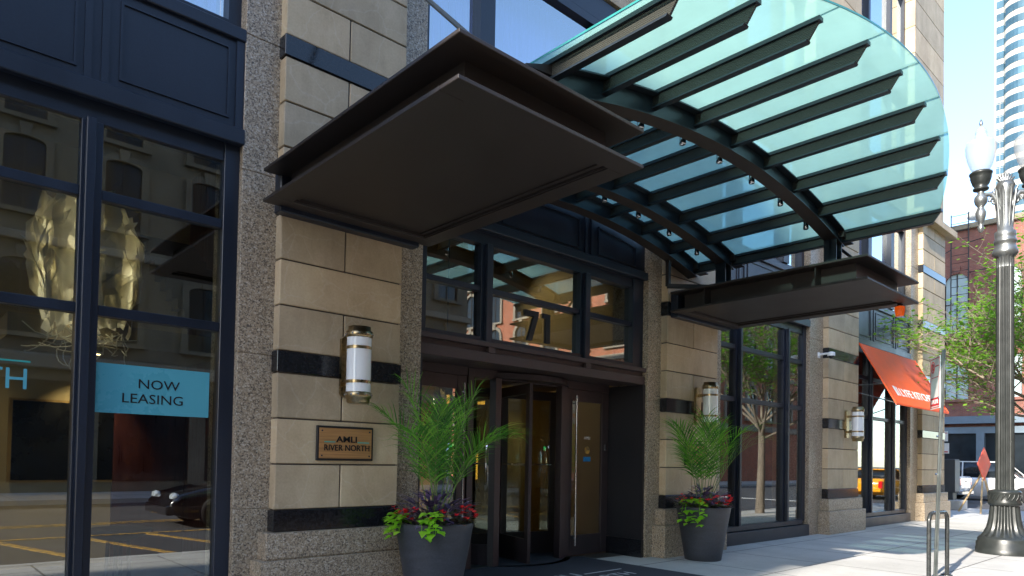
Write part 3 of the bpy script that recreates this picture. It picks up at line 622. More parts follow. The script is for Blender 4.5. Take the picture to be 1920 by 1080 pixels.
# ---- awning
aw = thing('awning', 'bright orange canvas awning with white restaurant lettering above the far storefront', 'awning', (0,0,0))
ax0, ax1 = 17.05, 20.9; T, L_ = Vector((0, 6.47, 4.40)), Vector((0, 5.65, 2.93))
m = MB(); m.add([(ax0, T.y, T.z), (ax1, T.y, T.z), (ax1, L_.y, L_.z), (ax0, L_.y, L_.z)], [(0,1,2,3)]); nrm = Vector((0, -(T.z-L_.z), (T.y-L_.y))).normalized()
m.k = 1; dlt = -nrm*.012; m.add([(ax0, T.y+dlt.y, T.z+dlt.z), (ax1, T.y+dlt.y, T.z+dlt.z), (ax1, L_.y+dlt.y, L_.z+dlt.z), (ax0, L_.y+dlt.y, L_.z+dlt.z)], [(0,1,2,3)])
m.k = 0
for x in (ax0, ax1): m.bar((x, T.y, T.z), (x, L_.y, L_.z), .02, .03)
m.bar((ax0, L_.y, L_.z-.01), (ax1, L_.y, L_.z-.01), .02, .04)
m.build('canvas', [M['orange'], M['orange_in']], aw)
m = MB()
for x in (ax0+.04, (ax0+ax1)/2, ax1-.04): m.tube([(x, 5.69, 2.95), (x, 6.58, 3.25)], .014, 8)
m.tube([(ax0+.04, 5.92, 3.40), (ax0+.04, 6.6, 3.40)], .014, 8); m.build('frame', M['galv'], aw)
uv = (T-L_).normalized(); og = Vector((ax0+.80, L_.y, L_.z))+uv*.25+nrm*.006
text('lettering', 'LYFE KITCHEN', M['signw'], og, XD, uv, width=2.55, height=.23, parent=aw, off=.022, ext=.002)
q = Vector((ax0+.44, L_.y, L_.z))+uv*.25+nrm*.008; W_ = Vector((.26,0,0)); H_ = uv*.27; e_ = Vector((.15,0,0))
MB().add([q, q+e_, q+e_+H_, q+H_, q+e_+Vector((.03,0,0))+uv*.0, q+W_, q+W_+H_*.9, q+e_+Vector((.03,0,0))+H_], [(0,1,2,3),(4,5,6,7)]).build('logo', M['signw'], aw, fix=False)

# ---- entry mat
mt = thing('entrance_mat', 'dark blue grey entrance mat with pale lettering in front of the revolving door', 'mat', (0,0,0))
MB().prism([(5.0,7.24),(8.1,7.24),(8.45,6.52),(7.75,4.7),(4.9,4.7)], .004, .014, 2).build('mat_base', M['mat'], mt) if False else B(5.1, 8.05, 4.75, 7.2, .001, .012).build('mat_base', M['mat'], mt)
text('lettering', 'AMLI', M['matline'], (5.9, 5.95, .013), XD, YD, width=.85, height=.20, parent=mt, ext=.001, off=.01)
text('lettering', 'RIVER NORTH', M['matline'], (5.55, 5.62, .013), XD, YD, width=1.9, height=.2, parent=mt, ext=.001); B(6.85, 7.6, 5.99, 6.02, .0125, .015).build('line', M['matline'], mt); B(5.35, 5.8, 5.99, 6.02, .0125, .015).build('line', M['matline'], mt)

# ================================================================ PLANTS
def leaf_strip(m, base, d, L, W, droop, n=3, upv=(0,0,1), wmax=.4):
    d = Vector(d).normalized(); U = Vector(upv); r = d.cross(U)
    if r.length < .05: r = Vector((1,0,0))
    r.normalize(); p = Vector(base); vs = []; 
    for i in range(n+1):
        t = i/n; wdt = W*min(1, .25+t/wmax*.75) if t < wmax else W*(1-(t-wmax)/(1-wmax))
        wdt = max(wdt, .0006); vs += [p-r*wdt/2, p+r*wdt/2]; dd = (d+Vector((0,0,-droop*t))).normalized(); p = p+dd*L/n
    m.add(vs, [(2*i, 2*i+1, 2*i+3, 2*i+2) for i in range(n)])
def palm(cx, cy, cz, lab, seed, lean=(0,0), sc=1.0):
    rnd = random.Random(seed); t = thing('palm', lab, 'potted palm', (cx, cy, cz), group='palms in the two tall planters')
    N = 12
    for i in range(N):
        az = 2*pi*i/N*2.4+rnd.uniform(-.3, .3); tilt = rnd.choice([.16,.25,.36,.5,.68])+rnd.uniform(-.08,.08); L = rnd.uniform(1.4, 1.72)*sc*(.95 if tilt < .4 else 1.0)
        out = Vector((cos(az), sin(az), 0)); 
        if out.y > .3: out.y *= .35; out.normalize()
        p = out*.03+Vector((rnd.uniform(-.06,.06), rnd.uniform(-.06,.06), 0)); d = (Vector((0,0,1))+out*tilt*.62+Vector((lean[0], lean[1], 0))).normalized(); pts = [p.copy()]; ds = [d.copy()]; n = 14
        for k in range(n):
            q = k/n; bend = tilt*.16*(q**1.4)*1.7; d = (d+out*bend*.75+Vector((0,0,-bend*(.55+q*.9)))).normalized(); p = p+d*L/n; pts.append(p.copy()); ds.append(d.copy())
        m = MB(); m.tube(pts, [.0075*(1-.8*k/n) for k in range(n+1)], 5); m.k = 1
        st = 5
        for k in range(int(st*1.9), int(n*1.9)):
            f = k/(n*1.9); a = int(f*n); u_ = f*n-a; b = pts[a].lerp(pts[a+1], u_); dd = ds[a]; side = dd.cross(Vector((0,0,1)))
            if side.length < .1: side = out.cross(Vector((0,0,1)))
            side.normalize(); upn = side.cross(dd).normalized(); g = (f-.33)/.67; ll = .46*sc*(.45+1.1*sin(pi*min(1, .15+g*.8)))*.75
            for s_ in (-1, 1):
                ld_ = (dd*(.75+.5*g)+side*s_*(.85-.35*g)+upn*.25).normalized(); leaf_strip(m, b, ld_, ll*rnd.uniform(.85,1.1), rnd.uniform(.014,.021)*sc, .7+rnd.uniform(0,.5), 4, upn, .3)
        m.build('frond', [M['stem'], M['palm']], t, fix=False)
    return t
def leaf_blob(m, base, d, L, W, droop=.4):
    leaf_strip(m, base, d, L, W, droop, 4, (0,0,1), .45)
def planter(x, y, lab, seed, which):
    t = thing('planter', lab, 'planter', (x, y, 0), group='tall dark planters beside the entrance')
    MB().lathe([(.265,0),(.275,.01),(.30,.16),(.335,.36),(.37,.56),(.40,.74),(.415,.81),(.412,.822),(.395,.822),(.39,.76)], n=48).build('pot', M['pot'], t)
    MB().lathe([(.392,.755),(.25,.79),(.0,.80)], n=24).build('soil', M['soil'], t)
    rnd = random.Random(seed)
    palm(x, y, .77, f'feathery green palm in the {which} planter', seed, (0, -.05))
    pu = MB()
    for i in range(190):
        a = rnd.uniform(0, 2*pi); r = rnd.uniform(.05, .36); z = rnd.uniform(.90, 1.12)-(r-.05)*.35; d = Vector((cos(a), sin(a), rnd.uniform(-.1, .9))); leaf_blob(pu, (x+r*cos(a), y+r*sin(a), z), d, rnd.uniform(.14, .22), rnd.uniform(.04, .06), .5)
    for i in range(26): a = rnd.uniform(0, 2*pi); r = rnd.uniform(.03,.22); pu.tube([(x+r*.5*cos(a), y+r*.5*sin(a), .78), (x+r*cos(a), y+r*sin(a), rnd.uniform(.9,1.03))], .005, 4)
    tag(pu.build('purple_plant', M['purple'], fix=False), f'dark purple leafy plant around the palm stems in the {which} planter', 'plant', 'purple plants')
    cb = thing('begonia_plant', f'red flowered begonias around the rim of the {which} planter', 'flowers', (x, y, .8), group='red begonias')
    le = MB(); pe = MB()
    for i in range(420):
        a = rnd.uniform(0, 2*pi); r = rnd.uniform(.24, .42); z = rnd.uniform(.0, .13)*(1-.6*(r-.24)/.2); d = Vector((cos(a+rnd.uniform(-1,1)), sin(a+rnd.uniform(-1,1)), rnd.uniform(-.1, .8))); leaf_blob(le, (r*cos(a), r*sin(a), z), d, rnd.uniform(.04,.065), rnd.uniform(.035,.05), .5)
    for i in range(46 if which == 'near' else 60):
        a = rnd.uniform(pi*.75, pi*2.05); r = rnd.uniform(.33, .45); c = Vector((r*cos(a), r*sin(a), rnd.uniform(.06,.2)))
        for k in range(7): b = 2*pi*k/7; leaf_blob(pe, c, (cos(b), sin(b), rnd.uniform(.1,1)), .036, .034, .2)
    le.build('foliage', M['begl'], cb, fix=False); pe.build('blossoms', M['petal'], cb, fix=False)
    def vine(a0, spread, n, lab, long=.2):
        v = MB()
        for i in range(n):
            a = a0+rnd.uniform(-spread, spread); q = rnd.random(); r = .34+.13*min(1, q*1.6); z = .90-(max(0, q-.35))*long*1.5+rnd.uniform(-.03,.06); b = Vector((x+r*cos(a), y+r*sin(a), z)); o = Vector((cos(a), sin(a), rnd.uniform(-.6,.4)))
            sd_ = Vector((-sin(a), cos(a), 0))*rnd.uniform(-1, 1); d = (o+sd_).normalized(); L = rnd.uniform(.07, .11); r_ = d.cross(Vector((0,0,1))).normalized()
            tip = b+d*L+Vector((0,0,-.02)); v.add([b, b+d*L*.2+r_*L*.48, b+d*L*.55+r_*L*.28+Vector((0,0,-.005)), tip, b+d*L*.55-r_*L*.28+Vector((0,0,-.005)), b+d*L*.2-r_*L*.48, b+d*L*.35+Vector((0,0,.008))], [(0,1,6),(1,2,6),(2,3,6),(3,4,6),(4,5,6),(5,0,6)])
        for i in range(5): a = a0+rnd.uniform(-spread, spread); v.tube([(x+.3*cos(a), y+.3*sin(a), .82), (x+.42*cos(a), y+.42*sin(a), .88), (x+.46*cos(a), y+.46*sin(a), .74)], .004, 4)
        tag(v.build('lime_vine', M['lime_l'], fix=False), lab, 'plant', 'lime green trailing vines')
    if which == 'near': vine(R(228), .22, 42, 'lime green vine spilling over the front of the near planter'); vine(R(165), .4, 55, 'lime green vine spilling over the left side of the near planter')
    else: vine(R(190), .42, 75, 'lime green vine trailing down the left side of the far planter', .35)
planter(4.36, 5.93, 'tall dark tapered planter at the left of the entrance, in the foreground', 11, 'near')
planter(9.46, 5.88, 'tall dark tapered planter at the right of the entrance', 23, 'far')

def tree(name, x, y, trunk_h, rad, lab, cat, seed, n_leaf=9000, leaf=.11, mat='leaf', tr=.11, cz=None, n_limb=9, group=None, up_=.55, crown=None):
    rnd = random.Random(seed); t = thing(name, lab, cat, (x, y, 0), group=group); wood = MB(); tips = []
    def grow(p, d, L, r, lvl):
        n = 5; pts = [p.copy()]; rs = [r]
        for i in range(n):
            d = (d+Vector((rnd.uniform(-.16,.16), rnd.uniform(-.16,.16), rnd.uniform(-.06,.14)))).normalized(); p = p+d*L/n; pts.append(p.copy()); rs.append(r*(1-.6*(i+1)/n))
            if lvl < 3 and i >= 1:
                for _ in range(2 if lvl < 2 else 1):
                    a = rnd.uniform(0, 2*pi); s_ = Vector((cos(a), sin(a), rnd.uniform(-.2,.6))); grow(p.copy(), (d*.6+s_*.7).normalized(), L*rnd.uniform(.42,.62), r*.42, lvl+1)
            if lvl >= 1: tips.append((p.copy(), d.copy()))
        wood.tube(pts, rs, 7 if lvl < 2 else 4, cap=False)
    tw = [Vector((0,0,-.02)), Vector((.03,.02,trunk_h*.5)), Vector((.0,.04,trunk_h))]; wood.tube(tw, [tr*1.25, tr, tr*.85], 12)
    for i in range(n_limb):
        a = 2*pi*i/n_limb+rnd.uniform(-.3,.3); z = trunk_h*rnd.uniform(.82, 1.0) if i % 3 else trunk_h; grow(Vector((0,.03,z)), Vector((cos(a), sin(a), up_+rnd.uniform(0,.7))).normalized(), rad*rnd.uniform(.75,1.0), tr*.42, 0)
    wood.build('trunk', M['bark'], t); lf = MB()
    for i in range(n_leaf):
        p, d = rnd.choice(tips); c = p+Vector((rnd.gauss(0,.13), rnd.gauss(0,.13), rnd.gauss(0,.09)))*(rad/3.2)
        a = rnd.uniform(0, 2*pi); dd = Vector((cos(a), sin(a), rnd.uniform(-.5,.35))).normalized(); L = leaf*rnd.uniform(.7,1.3); r_ = dd.cross(Vector((rnd.uniform(-.5,.5), rnd.uniform(-.5,.5), 1))).normalized()
        lf.add([c, c+dd*L*.45+r_*L*.3, c+dd*L, c+dd*L*.45-r_*L*.3], [(0,1,2,3)])
    lf.build('crown', M[mat], t, fix=False); return t
tree('street_tree', 19.7, 3.0, 2.7, 3.1, 'leafy street tree whose sunlit branches reach in behind the street lamp', 'tree', 5, 12000, .12, n_limb=10)
tree('small_tree', 35.2, 9.4+6, 1.0, 2.4, 'small dark green multi-stemmed tree beyond the grey cabinet', 'tree', 9, 6000, .12, 'leafd', .06, n_limb=9, up_=1.6)
tree('street_tree', 46.5, 4.5, 3.0, 3.4, 'sunlit tree in front of the brick building across the cross street', 'tree', 15, 9000, .16, n_limb=9)

# ================================================================ STREET FURNITURE
lp = thing('street_lamp', 'ornate fluted street lamp with two acorn globes at the kerb', 'street lamp', (14.62, 3.08, 0))
FL = .16
MB().lathe([(.435,0),(.435,.09),(.425,.10),(.425,.19),(.40,.215),(.405,.25),(.385,.28),(.36,.30)], n=72).lathe([(.355,.295),(.315,.36,FL),(.27,.46,FL),(.24,.60,FL),(.222,.78,FL),(.215,.84,FL)], n=96, flute=16).build('base', M['iron'], lp)
MB().lathe([(.215,.835),(.235,.85),(.25,.87),(.252,.9),(.24,.93),(.243,1.05),(.25,1.07),(.235,1.10),(.17,1.12)], n=72).build('base_collar', M['iron'], lp)
MB().lathe([(.142,1.10,FL),(.137,3.0,FL),(.130,5.05,FL)], n=96, flute=16).build('fluted_shaft', M['iron'], lp)
m = MB(); 
for k in range(20): a = 2*pi*k/20; m.tube([(.243*cos(a), .243*sin(a), .94), (.252*cos(a+.12), .252*sin(a+.12), .99), (.243*cos(a+.2), .243*sin(a+.2), 1.04)], .012, 6)
m.build('wreath_ornament', M['iron'], lp)
MB().lathe([(.135,5.05,FL),(.13,5.22,FL),(.15,5.24),(.19,5.28),(.195,5.33),(.165,5.40),(.15,5.47),(.172,5.49),(.172,5.53),(.15,5.56),(.16,5.6),(.16,5.68),(.12,5.71),(.11,5.9),(.10,6.15),(.115,6.35),(.15,6.5),(.12,6.58),(.03,6.6)], n=64, flute=16).build('capital', M['alu'], lp)
ad_ = Vector((-.49,.87,0)).normalized()
m = MB()
for k in range(7):                                       # acanthus finial
    a = (k-3)*.32; m.tube([Vector((0,0,6.5)), ad_*sin(a)*.10+Vector((0,0,6.55+.10*cos(a))), ad_*sin(a)*.17+Vector((0,0,6.55+.2*cos(a)))], [.03,.032,.012], 6)
for k in range(8): a = 2*pi*k/8; m.tube([(.10*cos(a), .10*sin(a), 5.75), (.125*cos(a), .125*sin(a), 6.1), (.16*cos(a), .16*sin(a), 6.42), (.19*cos(a), .19*sin(a), 6.47)], [.02,.022,.022,.012], 6)
m.build('finial', M['alu'], lp)
for s_ in (1, -1):
    e = ad_*s_; g = e*.375; m = MB()
    m.tube([e*.05+Vector((0,0,6.0)), e*.14+Vector((0,0,6.28)), e*.21+Vector((0,0,6.38)), e*.30+Vector((0,0,6.38)), g+Vector((0,0,6.30))], [.05,.05,.045,.042,.05], 10)
    sp_ = [e*(.17+.075*(1-i/16)*cos(i*.62))+Vector((0,0,6.25+.085*(1-i/16)*sin(i*.62))) for i in range(16)]; m.tube(sp_, [.028*(1-.5*i/16) for i in range(16)], 7)
    arm = m.build('arm', M['alu'], lp)
    c = (g.x, g.y, 0)
    MB().lathe([(.01,5.70),(.045,5.74),(.05,5.80),(.03,5.84),(.045,5.88),(.075,5.98),(.085,6.06),(.06,6.12),(.045,6.16),(.09,6.22),(.105,6.28),(.10,6.34),(.055,6.40),(.05,6.46)], c, 24).build('pendant', M['alu'], arm)
    MB().lathe([(.06,6.45),(.12,6.47),(.125,6.50),(.09,6.52),(.13,6.57),(.165,6.68),(.165,6.74),(.18,6.75),(.18,6.78),(.15,6.80)], c, 24).build('cup', M['iron'], arm)
    MB().lathe([(.12,6.80),(.165,6.88),(.205,7.0),(.235,7.14),(.24,7.26),(.225,7.33),(.18,7.37),(.12,7.41),(.085,7.47),(.095,7.50),(.085,7.55),(.05,7.60),(.02,7.64)], c, 32).build('globe', M['globe'], arm)
    MB().lathe([(.018,7.63),(.03,7.67),(.022,7.72),(.004,7.76)], c, 12).build('globe_finial', M['alu'], arm)
# sign pole
ps = thing('parking_sign', 'white and red no parking tow zone sign on a galvanised steel pole', 'sign', (10.3, 2.93, 0), R(-59))
m = MB(); m.bar((0,0,0), (.096,.028,3.05), .045, .02, (0,1,0)).bar((-.0,-.028,0), (.096,.0,3.05), .02, .05, (0,1,0)).bar((0,.028,0), (.096,.056,3.05), .02, .05, (0,1,0)); m.build('pole', M['galv'], ps)
for z in (.4,.9,1.4,1.9,2.42,2.84): MB().tube([(-.02+.031*z, .009*z, z), (-.045+.031*z, .009*z, z)], .014, 8).build('bolt', M['chrome'], ps)
MB().cbox(.045, .053, .0, .43, 2.28, 2.98, .002).build('sign_plate', M['signw'], ps)
sx_ = .0445; r_ = MB()
def rect(y0, y1, z0, z1, mb=r_): mb.box(sx_-.002, sx_, y0, y1, z0, z1)
rect(.02,.41,2.955,2.965); rect(.02,.41,2.295,2.305); rect(.02,.03,2.305,2.955); rect(.40,.41,2.305,2.955); rect(.03,.40,2.32,2.43); rect(.06,.37,2.70,2.708); rect(.05,.20,2.845,2.86)
n = 28
ring = [(sx_, .300+.062*cos(2*pi*k/n), 2.85+.075*sin(2*pi*k/n)) for k in range(n+1)]; r_.tube(ring, .006, 5, cap=False); r_.bar((sx_, .26, 2.80), (sx_, .34, 2.90), .008, .012)
r_.build('red_markings', M['red'], ps)
text('lettering', 'P', M['ink'], (sx_-.001, .325, 2.81), (0,-1,0), ZD, height=.085, parent=ps, ext=.001); text('lettering', 'TOW ZONE', M['signw'], (sx_-.004, .385, 2.345), (0,-1,0), ZD, width=.33, height=.06, parent=ps, ext=.001, off=.01)
# bike rack
rk = thing('bike_rack', 'black inverted U bike rack loop beside the sign pole', 'bike rack', (0,0,0))
pts = []; A_, B_ = Vector((10.12, 2.93, 0)), Vector((10.98, 3.0, 0)); n = 12
A_ = Vector((10.28, 3.0, 0)); B_ = Vector((10.95, 2.97, 0)); rr = .12; dd = (B_-A_).normalized()
pts = [A_, A_+Vector((0,0,.88-rr))]+[A_+dd*(rr-rr*cos(pi/2*k/6))+Vector((0,0,.88-rr+rr*sin(pi/2*k/6))) for k in range(1, 7)]+[B_-dd*(rr-rr*sin(pi/2*k/6))+Vector((0,0,.88-rr+rr*cos(pi/2*k/6))) for k in range(0, 7)]+[B_]
MB().tube(pts, .027, 14).build('loop', M['rail'], rk)
for P in (A_, B_): MB().lathe([(.07,0),(.07,.012),(.03,.014)], P, 20).build('foot_plate', M['rail'], rk)

# cabinet with little signs
cb = thing('grey_cabinet', 'dark grey street cabinet on a concrete block at the corner', 'cabinet', (28.15, 7.55, 0))
MB().cbox(-.5,.35,-.45,.45,0,.34,.02).build('concrete_block', M['conc2'], cb); B(-.25,.2,-.15,.22,.34,.62).build('neck', M['grey_box'], cb); m = MB().cbox(-.28,.26,-.22,.28,.60,1.78,.02); m.build('cabinet_body', M['grey_box'], cb); B(-.29,.27,-.232,-.222,.64,1.74).build('side_plate', M['grey_l'], cb)
st_ = thing('small_parking_sign', 'pair of small white signs on a post above the grey cabinet', 'sign', (28.3, 7.95, 0)); MB().tube([(0,0,0),(0,0,3.0)], .03, 8).build('pole', M['galv'], st_)
MB().cbox(-.05,-.04,-.30,.25,2.42,2.78,.003).cbox(-.06,-.05,-.34,.22,1.98,2.35,.003).build('sign_plate', M['signw'], st_); MB().box(-.052,-.0505,-.28,.23,2.70,2.72).box(-.062,-.0605,-.3,.2,2.02,2.06).build('red_markings', M['red'], st_)
# construction sign
cs = thing('construction_sign', 'orange diamond roadworks sign on a timber tripod near the corner', 'sign', (26.95, 6.25, 0), R(-6))
m = MB(); P = [(0,-.55),(.55,0),(0,.55),(-.55,0)]; m.prism([(a, b+1.62) for a, b in P], -.012, .012, 1); m.build('diamond_panel', M['orsign'], cs)
MB().bar((-.55,-.1,0), (0,.03,1.35), .05).bar((.55,-.1,0), (0,.03,1.35), .05).bar((0,.75,0), (0,.04,1.35), .05).build('tripod', M['woodl'], cs)

# ================================================================ VEHICLES
def wheel(par, x, y, r, w=.22, side=1):
    o = MB().lathe([(r*.62,-w/2),(r*.94,-w/2),(r,-w*.3),(r,w*.3),(r*.94,w/2),(r*.62,w/2)], n=32).build('wheel', M['tyre'], par); o.matrix_local = Matrix.Translation((x, y, r)) @ Matrix.Rotation(R(-90*side), 4, 'X')
    m = MB().lathe([(r*.64,w*.2),(r*.64,w*.46),(r*.57,w*.46),(r*.55,w*.25)], n=32).lathe([(.05,w*.2),(.05,w*.42),(.02,w*.44)], n=16)
    for k in range(10): a = 2*pi*k/10; m.bar((.03*cos(a), .03*sin(a), w*.36), (r*.58*cos(a), r*.58*sin(a), w*.36), .035, .03)
    m.build('rim', M['rim'], o)
def car(name, lab, cat, loc, rz, paint, kind='sedan', group=None):
    """x forward, y left, built about its middle"""
    t = thing(name, lab, cat, loc, rz, group)
    if kind == 'sedan': body = [(-2.35,.45),(-2.38,.75),(-2.3,.98),(-1.6,1.02),(-.9,1.0),(.9,.96),(1.7,.86),(2.2,.72),(2.35,.55),(2.33,.32),(1.95,.2),(-2.1,.22)]; cab = [(-1.7,1.0),(-1.1,1.38),(-.5,1.46),(.15,1.43),(.95,.96)]; W = .9; wx = (-1.4, 1.42); r = .33
    elif kind == 'van': body = [(-2.6,.4),(-2.62,1.1),(-2.6,1.15),(1.4,1.15),(2.2,1.02),(2.5,.8),(2.52,.4),(2.2,.25),(-2.4,.25)]; cab = [(-2.58,1.15),(-2.45,1.85),(-2.2,1.93),(.6,1.93),(1.45,1.13)]; W = .98; wx = (-1.6, 1.6); r = .36
    else: body = [(-2.8,.55),(-2.82,1.0),(-2.8,1.22),(-.9,1.2),(1.6,1.12),(2.4,1.02),(2.6,.8),(2.6,.45),(2.3,.35),(-2.6,.42)]; cab = [(-.95,1.2),(-.8,1.75),(-.5,1.82),(.5,1.8),(1.2,1.14)]; W = .97; wx = (-1.75, 1.7); r = .38
    def loft(poly, ws):
        secs = []
        for f, sc_ in ws: secs.append([(p[0]*(1-.02*(1-sc_)*0), f, .0+p[1] if sc_ == 1 else p[1]-(p[1]-.7)*(1-sc_)*.25) for p in poly])
        return secs
    m = MB(); m.sweep([[(p[0]*k, y, .25+(p[1]-.25)*k2) for p in body] for y, k, k2 in ((-W,.955,.90),(-W+.05,.985,.97),(-W+.16,1,1),(W-.16,1,1),(W-.05,.985,.97),(W,.955,.90))], True)
    b = m.build('body', paint, t)
    zc = cab[0][1]
    m = MB(); m.sweep([[((p[0]-.0)*(1 if p[1] < zc+.02 else k), y*(1 if p[1] < zc+.02 else k3), p[1]) for p in cab] for y, k, k3 in ((-W+.10,.96,.86),(-W+.25,.99,.88),(W-.25,.99,.88),(W-.10,.96,.86))], True); m.build('cabin_glass', M['dwin'], t)
    m = MB(); rf = [p for p in cab if p[1] > zc+.25]; x0, x1 = rf[0][0], rf[-1][0]
    m.prism([(x0-.02, -W*.78), (x1+.02, -W*.78), (x1+.02, W*.78), (x0-.02, W*.78)], max(p[1] for p in cab)-.03, max(p[1] for p in cab)+.02, 2)
    for s_ in (-1, 1):
        for a, c in ((cab[0], cab[1]), (cab[-1], cab[-2])): m.bar((a[0], s_*(W-.10), a[1]-.02), (c[0]*.97, s_*W*.80, c[1]), .06, .05)
        xm = (x0+x1)/2; m.bar((xm, s_*(W-.09), zc-.02), (xm, s_*W*.80, max(p[1] for p in cab)-.01), .05, .07)
    m.build('roof', paint, t)
    fx, rx = max(p[0] for p in body), min(p[0] for p in body)
    for s_ in (-1, 1):
        MB().cbox(fx-.28, fx-.02, s_*(W-.42) if s_ < 0 else W-.42, (s_*(W-.42) if s_ < 0 else W-.42)+(.34 if s_ > 0 else -.34)*1 if s_ > 0 else -(W-.42)-.0 , .62, .76, .02).build('headlight', M['head'], t) if False else MB().lathe([(.02,-.1),(.10,-.08),(.12,.0),(.08,.05)], n=16).build('headlight', M['head'], t)
    hl = [c for c in t.children if c.name.startswith('headlight')]
    for s_, o in zip((-1, 1), hl): o.matrix_local = Matrix.Translation((fx-.13, s_*(W-.24), .68)) @ Matrix.Rotation(R(90), 4, 'Y') @ Matrix.Diagonal((.8, 1.5, 1, 1))
    for s_ in (-1, 1):
        y0, y1 = sorted((s_*(W-.02), s_*(W-.20))); zt = body[2][1]
        MB().cbox(rx-.015, rx+.12, y0, y1, zt-.42, zt-.08, .02).build('tail_light', M['tail'], t)
        for x in wx: wheel(t, x, s_*(W-.02), r, side=s_)
        for x in wx: pass
    MB().cbox(rx-.10, rx+.10, -W+.06, W-.06, .38, .56, .03).build('rear_bumper', M['chrome'] if kind == 'pickup' else paint, t)
    MB().cbox(fx-.12, fx+.05, -W+.10, W-.10, .28, .50, .03).build('front_bumper', paint, t)
    if kind == 'pickup': MB().cbox(rx-.012, rx+.02, -W+.22, W-.22, .66, 1.16, .01).build('tailgate', paint, t); MB().cbox(rx-.03, rx-.01, -.10, .10, .98, 1.04, .004).build('tailgate_handle', M['ink'], t)
    return t
Z = -.14
car('pickup_truck', 'white pickup truck parked in the cross street behind the grey cabinet', 'pickup truck', (36.95, 12.1, Z), R(90), M['carw'], 'pickup')
car('white_van', 'white van crossing behind the street lamp in front of the brick building', 'van', (41.0, 9.3, Z), R(-90), M['carw'], 'van')
car('black_car', 'black car with alloy wheels reflected in the near windows', 'car', (7.0, -3.4, Z), R(180), M['carb'])
car('taxi', 'yellow taxi reflected in the far storefront window', 'taxi', (37.5, .2, Z), 0, M['cary'])

# ================================================================ BACKGROUND BUILDINGS
def arch_poly(w, h, n=10, f=.5):
    q = w*f
    return [(-w/2, 0), (w/2, 0), (w/2, h-q)]+[(w/2*cos(pi*k/n), h-q+q*sin(pi*k/n)) for k in range(1, n)]+[(-w/2, h-q)]
def place(o, origin, xd, nd, par):
    # local x along xd, local y = into wall (-nd), z up
    X = Vector(xd); Yv = -Vector(nd); Zv = Vector((0,0,1)); O = Vector(origin); mat = Matrix(((X.x,Yv.x,0,O.x),(X.y,Yv.y,0,O.y),(0,0,1,O.z),(0,0,0,1)))
    for v in o.data.vertices: v.co = mat @ v.co
    return o
def arched_window(par, origin, xd, nd, w, h, surround, glassm, arch=True, flat=.5):
    P = arch_poly(w, h, 10, flat) if arch else [(-w/2,0),(w/2,0),(w/2,h),(-w/2,h)]
    k = 1.0; sc = (w+.5)/w
    Q = [(p[0]*sc, p[1]+(p[1]-(h-w/2))*(sc-1) if p[1] > h-w/2 else p[1]) for p in P] if arch else [(-w/2-.22,0),(w/2+.22,0),(w/2+.22,h+.28),(-w/2-.22,h+.28)]
    m = MB(); n = len(P)
    for y0, y1 in ((-.14, 0),):
        vs = [(p[0], y0, p[1]) for p in P]+[(q[0], y0, q[1]) for q in Q]+[(q[0], y1, q[1]) for q in Q]+[(p[0], y1, p[1]) for p in P]
        for i in range(1, n):
            j = (i+1) % n
            if i == 0: continue
            m.add([vs[i], vs[j], vs[n+j], vs[n+i]], [(0,1,2,3)]); m.add([vs[n+i], vs[n+j], vs[2*n+j], vs[2*n+i]], [(0,1,2,3)]); m.add([vs[i], vs[j], vs[3*n+j], vs[3*n+i]], [(0,1,2,3)])
    m.box(-w/2-.3, w/2+.3, -.2, 0, -.16, 0)
    if arch: m.prism([(-.13, h-.02), (.13, h-.02), (.2, h+.42), (-.2, h+.42)], -.2, -.05, 1)
    wd = place(m.build('window', surround, par, fix=False), origin, xd, nd, par)
    place(MB().prism(P, -.015, .0, 1).build('pane', glassm, wd), origin, xd, nd, par)
    f = MB().box(-.03,.03,-.05,-.016,0,h-.05).box(-w/2,-.032,-.05,-.016,h*.48,h*.48+.06).box(.032,w/2,-.05,-.016,h*.48,h*.48+.06).box(-w/2,-w/2+.06,-.05,-.016,0,h-w/2).box(w/2-.06,w/2,-.05,-.016,0,h-w/2)
    place(f.build('sash', M['dark_in'], wd), origin, xd, nd, par)
    return wd
# red brick building beyond the cross street
bb = thing('brick_building', 'dark red brick building with arched windows beyond the cross street', 'building')
B(50, 90, 5.2, 60, -.3, 16.5).build('wall', M['brickr'], bb)
MB().cbox(49.75, 90, 5.0, 60, 16.42, 16.75, .03).build('parapet', M['stone'], bb)
for i in range(5):
    y = 13.05-2.72*i*1.0+.0
    if y < 6: continue
    arched_window(bb, (50, y, 9.95), (0,-1,0), (-1,0,0), 1.35, 3.75, M['brickr'], M['blind'])
    arched_window(bb, (50, y, 5.75), (0,-1,0), (-1,0,0), 1.35, 2.6, M['brickr'], M['blind'], arch=False)
    f = MB().box(49.1, 49.95, y-1.2, y+1.2, 9.3, 9.4)
    for k in range(13): f.box(49.1, 49.13, y-1.2+k*.2, y-1.17+k*.2, 9.4, 10.3)
    f.box(49.08, 49.15, y-1.2, y+1.2, 10.3, 10.36); f.build('fire_escape', M['ink'], bb)
m = MB().box(49.4, 50, 5.2, 60, 4.2, 4.65).box(49.7, 50, 5.2, 60, 3.6, 4.0)
for i in range(12): y = 6.0+i*2.75; m.box(49.6, 50, y, y+.42, 0, 3.6)
m.build('storefront_frame', M['blue_st'], bb); m = MB()
for i in range(12): y = 6.42+i*2.75; m.box(49.9, 49.99, y, y+2.33, .5, 3.6)
m.build('storefront_glass', M['dwin'], bb)
m = MB()
for y in (12.35, 13.3): m.tube([(49.6, y, 10.4), (49.6, y, 17.4)], .035, 6)
for k in range(14): m.tube([(49.6, 12.35, 10.8+k*.5), (49.6, 13.3, 10.8+k*.5)], .02, 6)
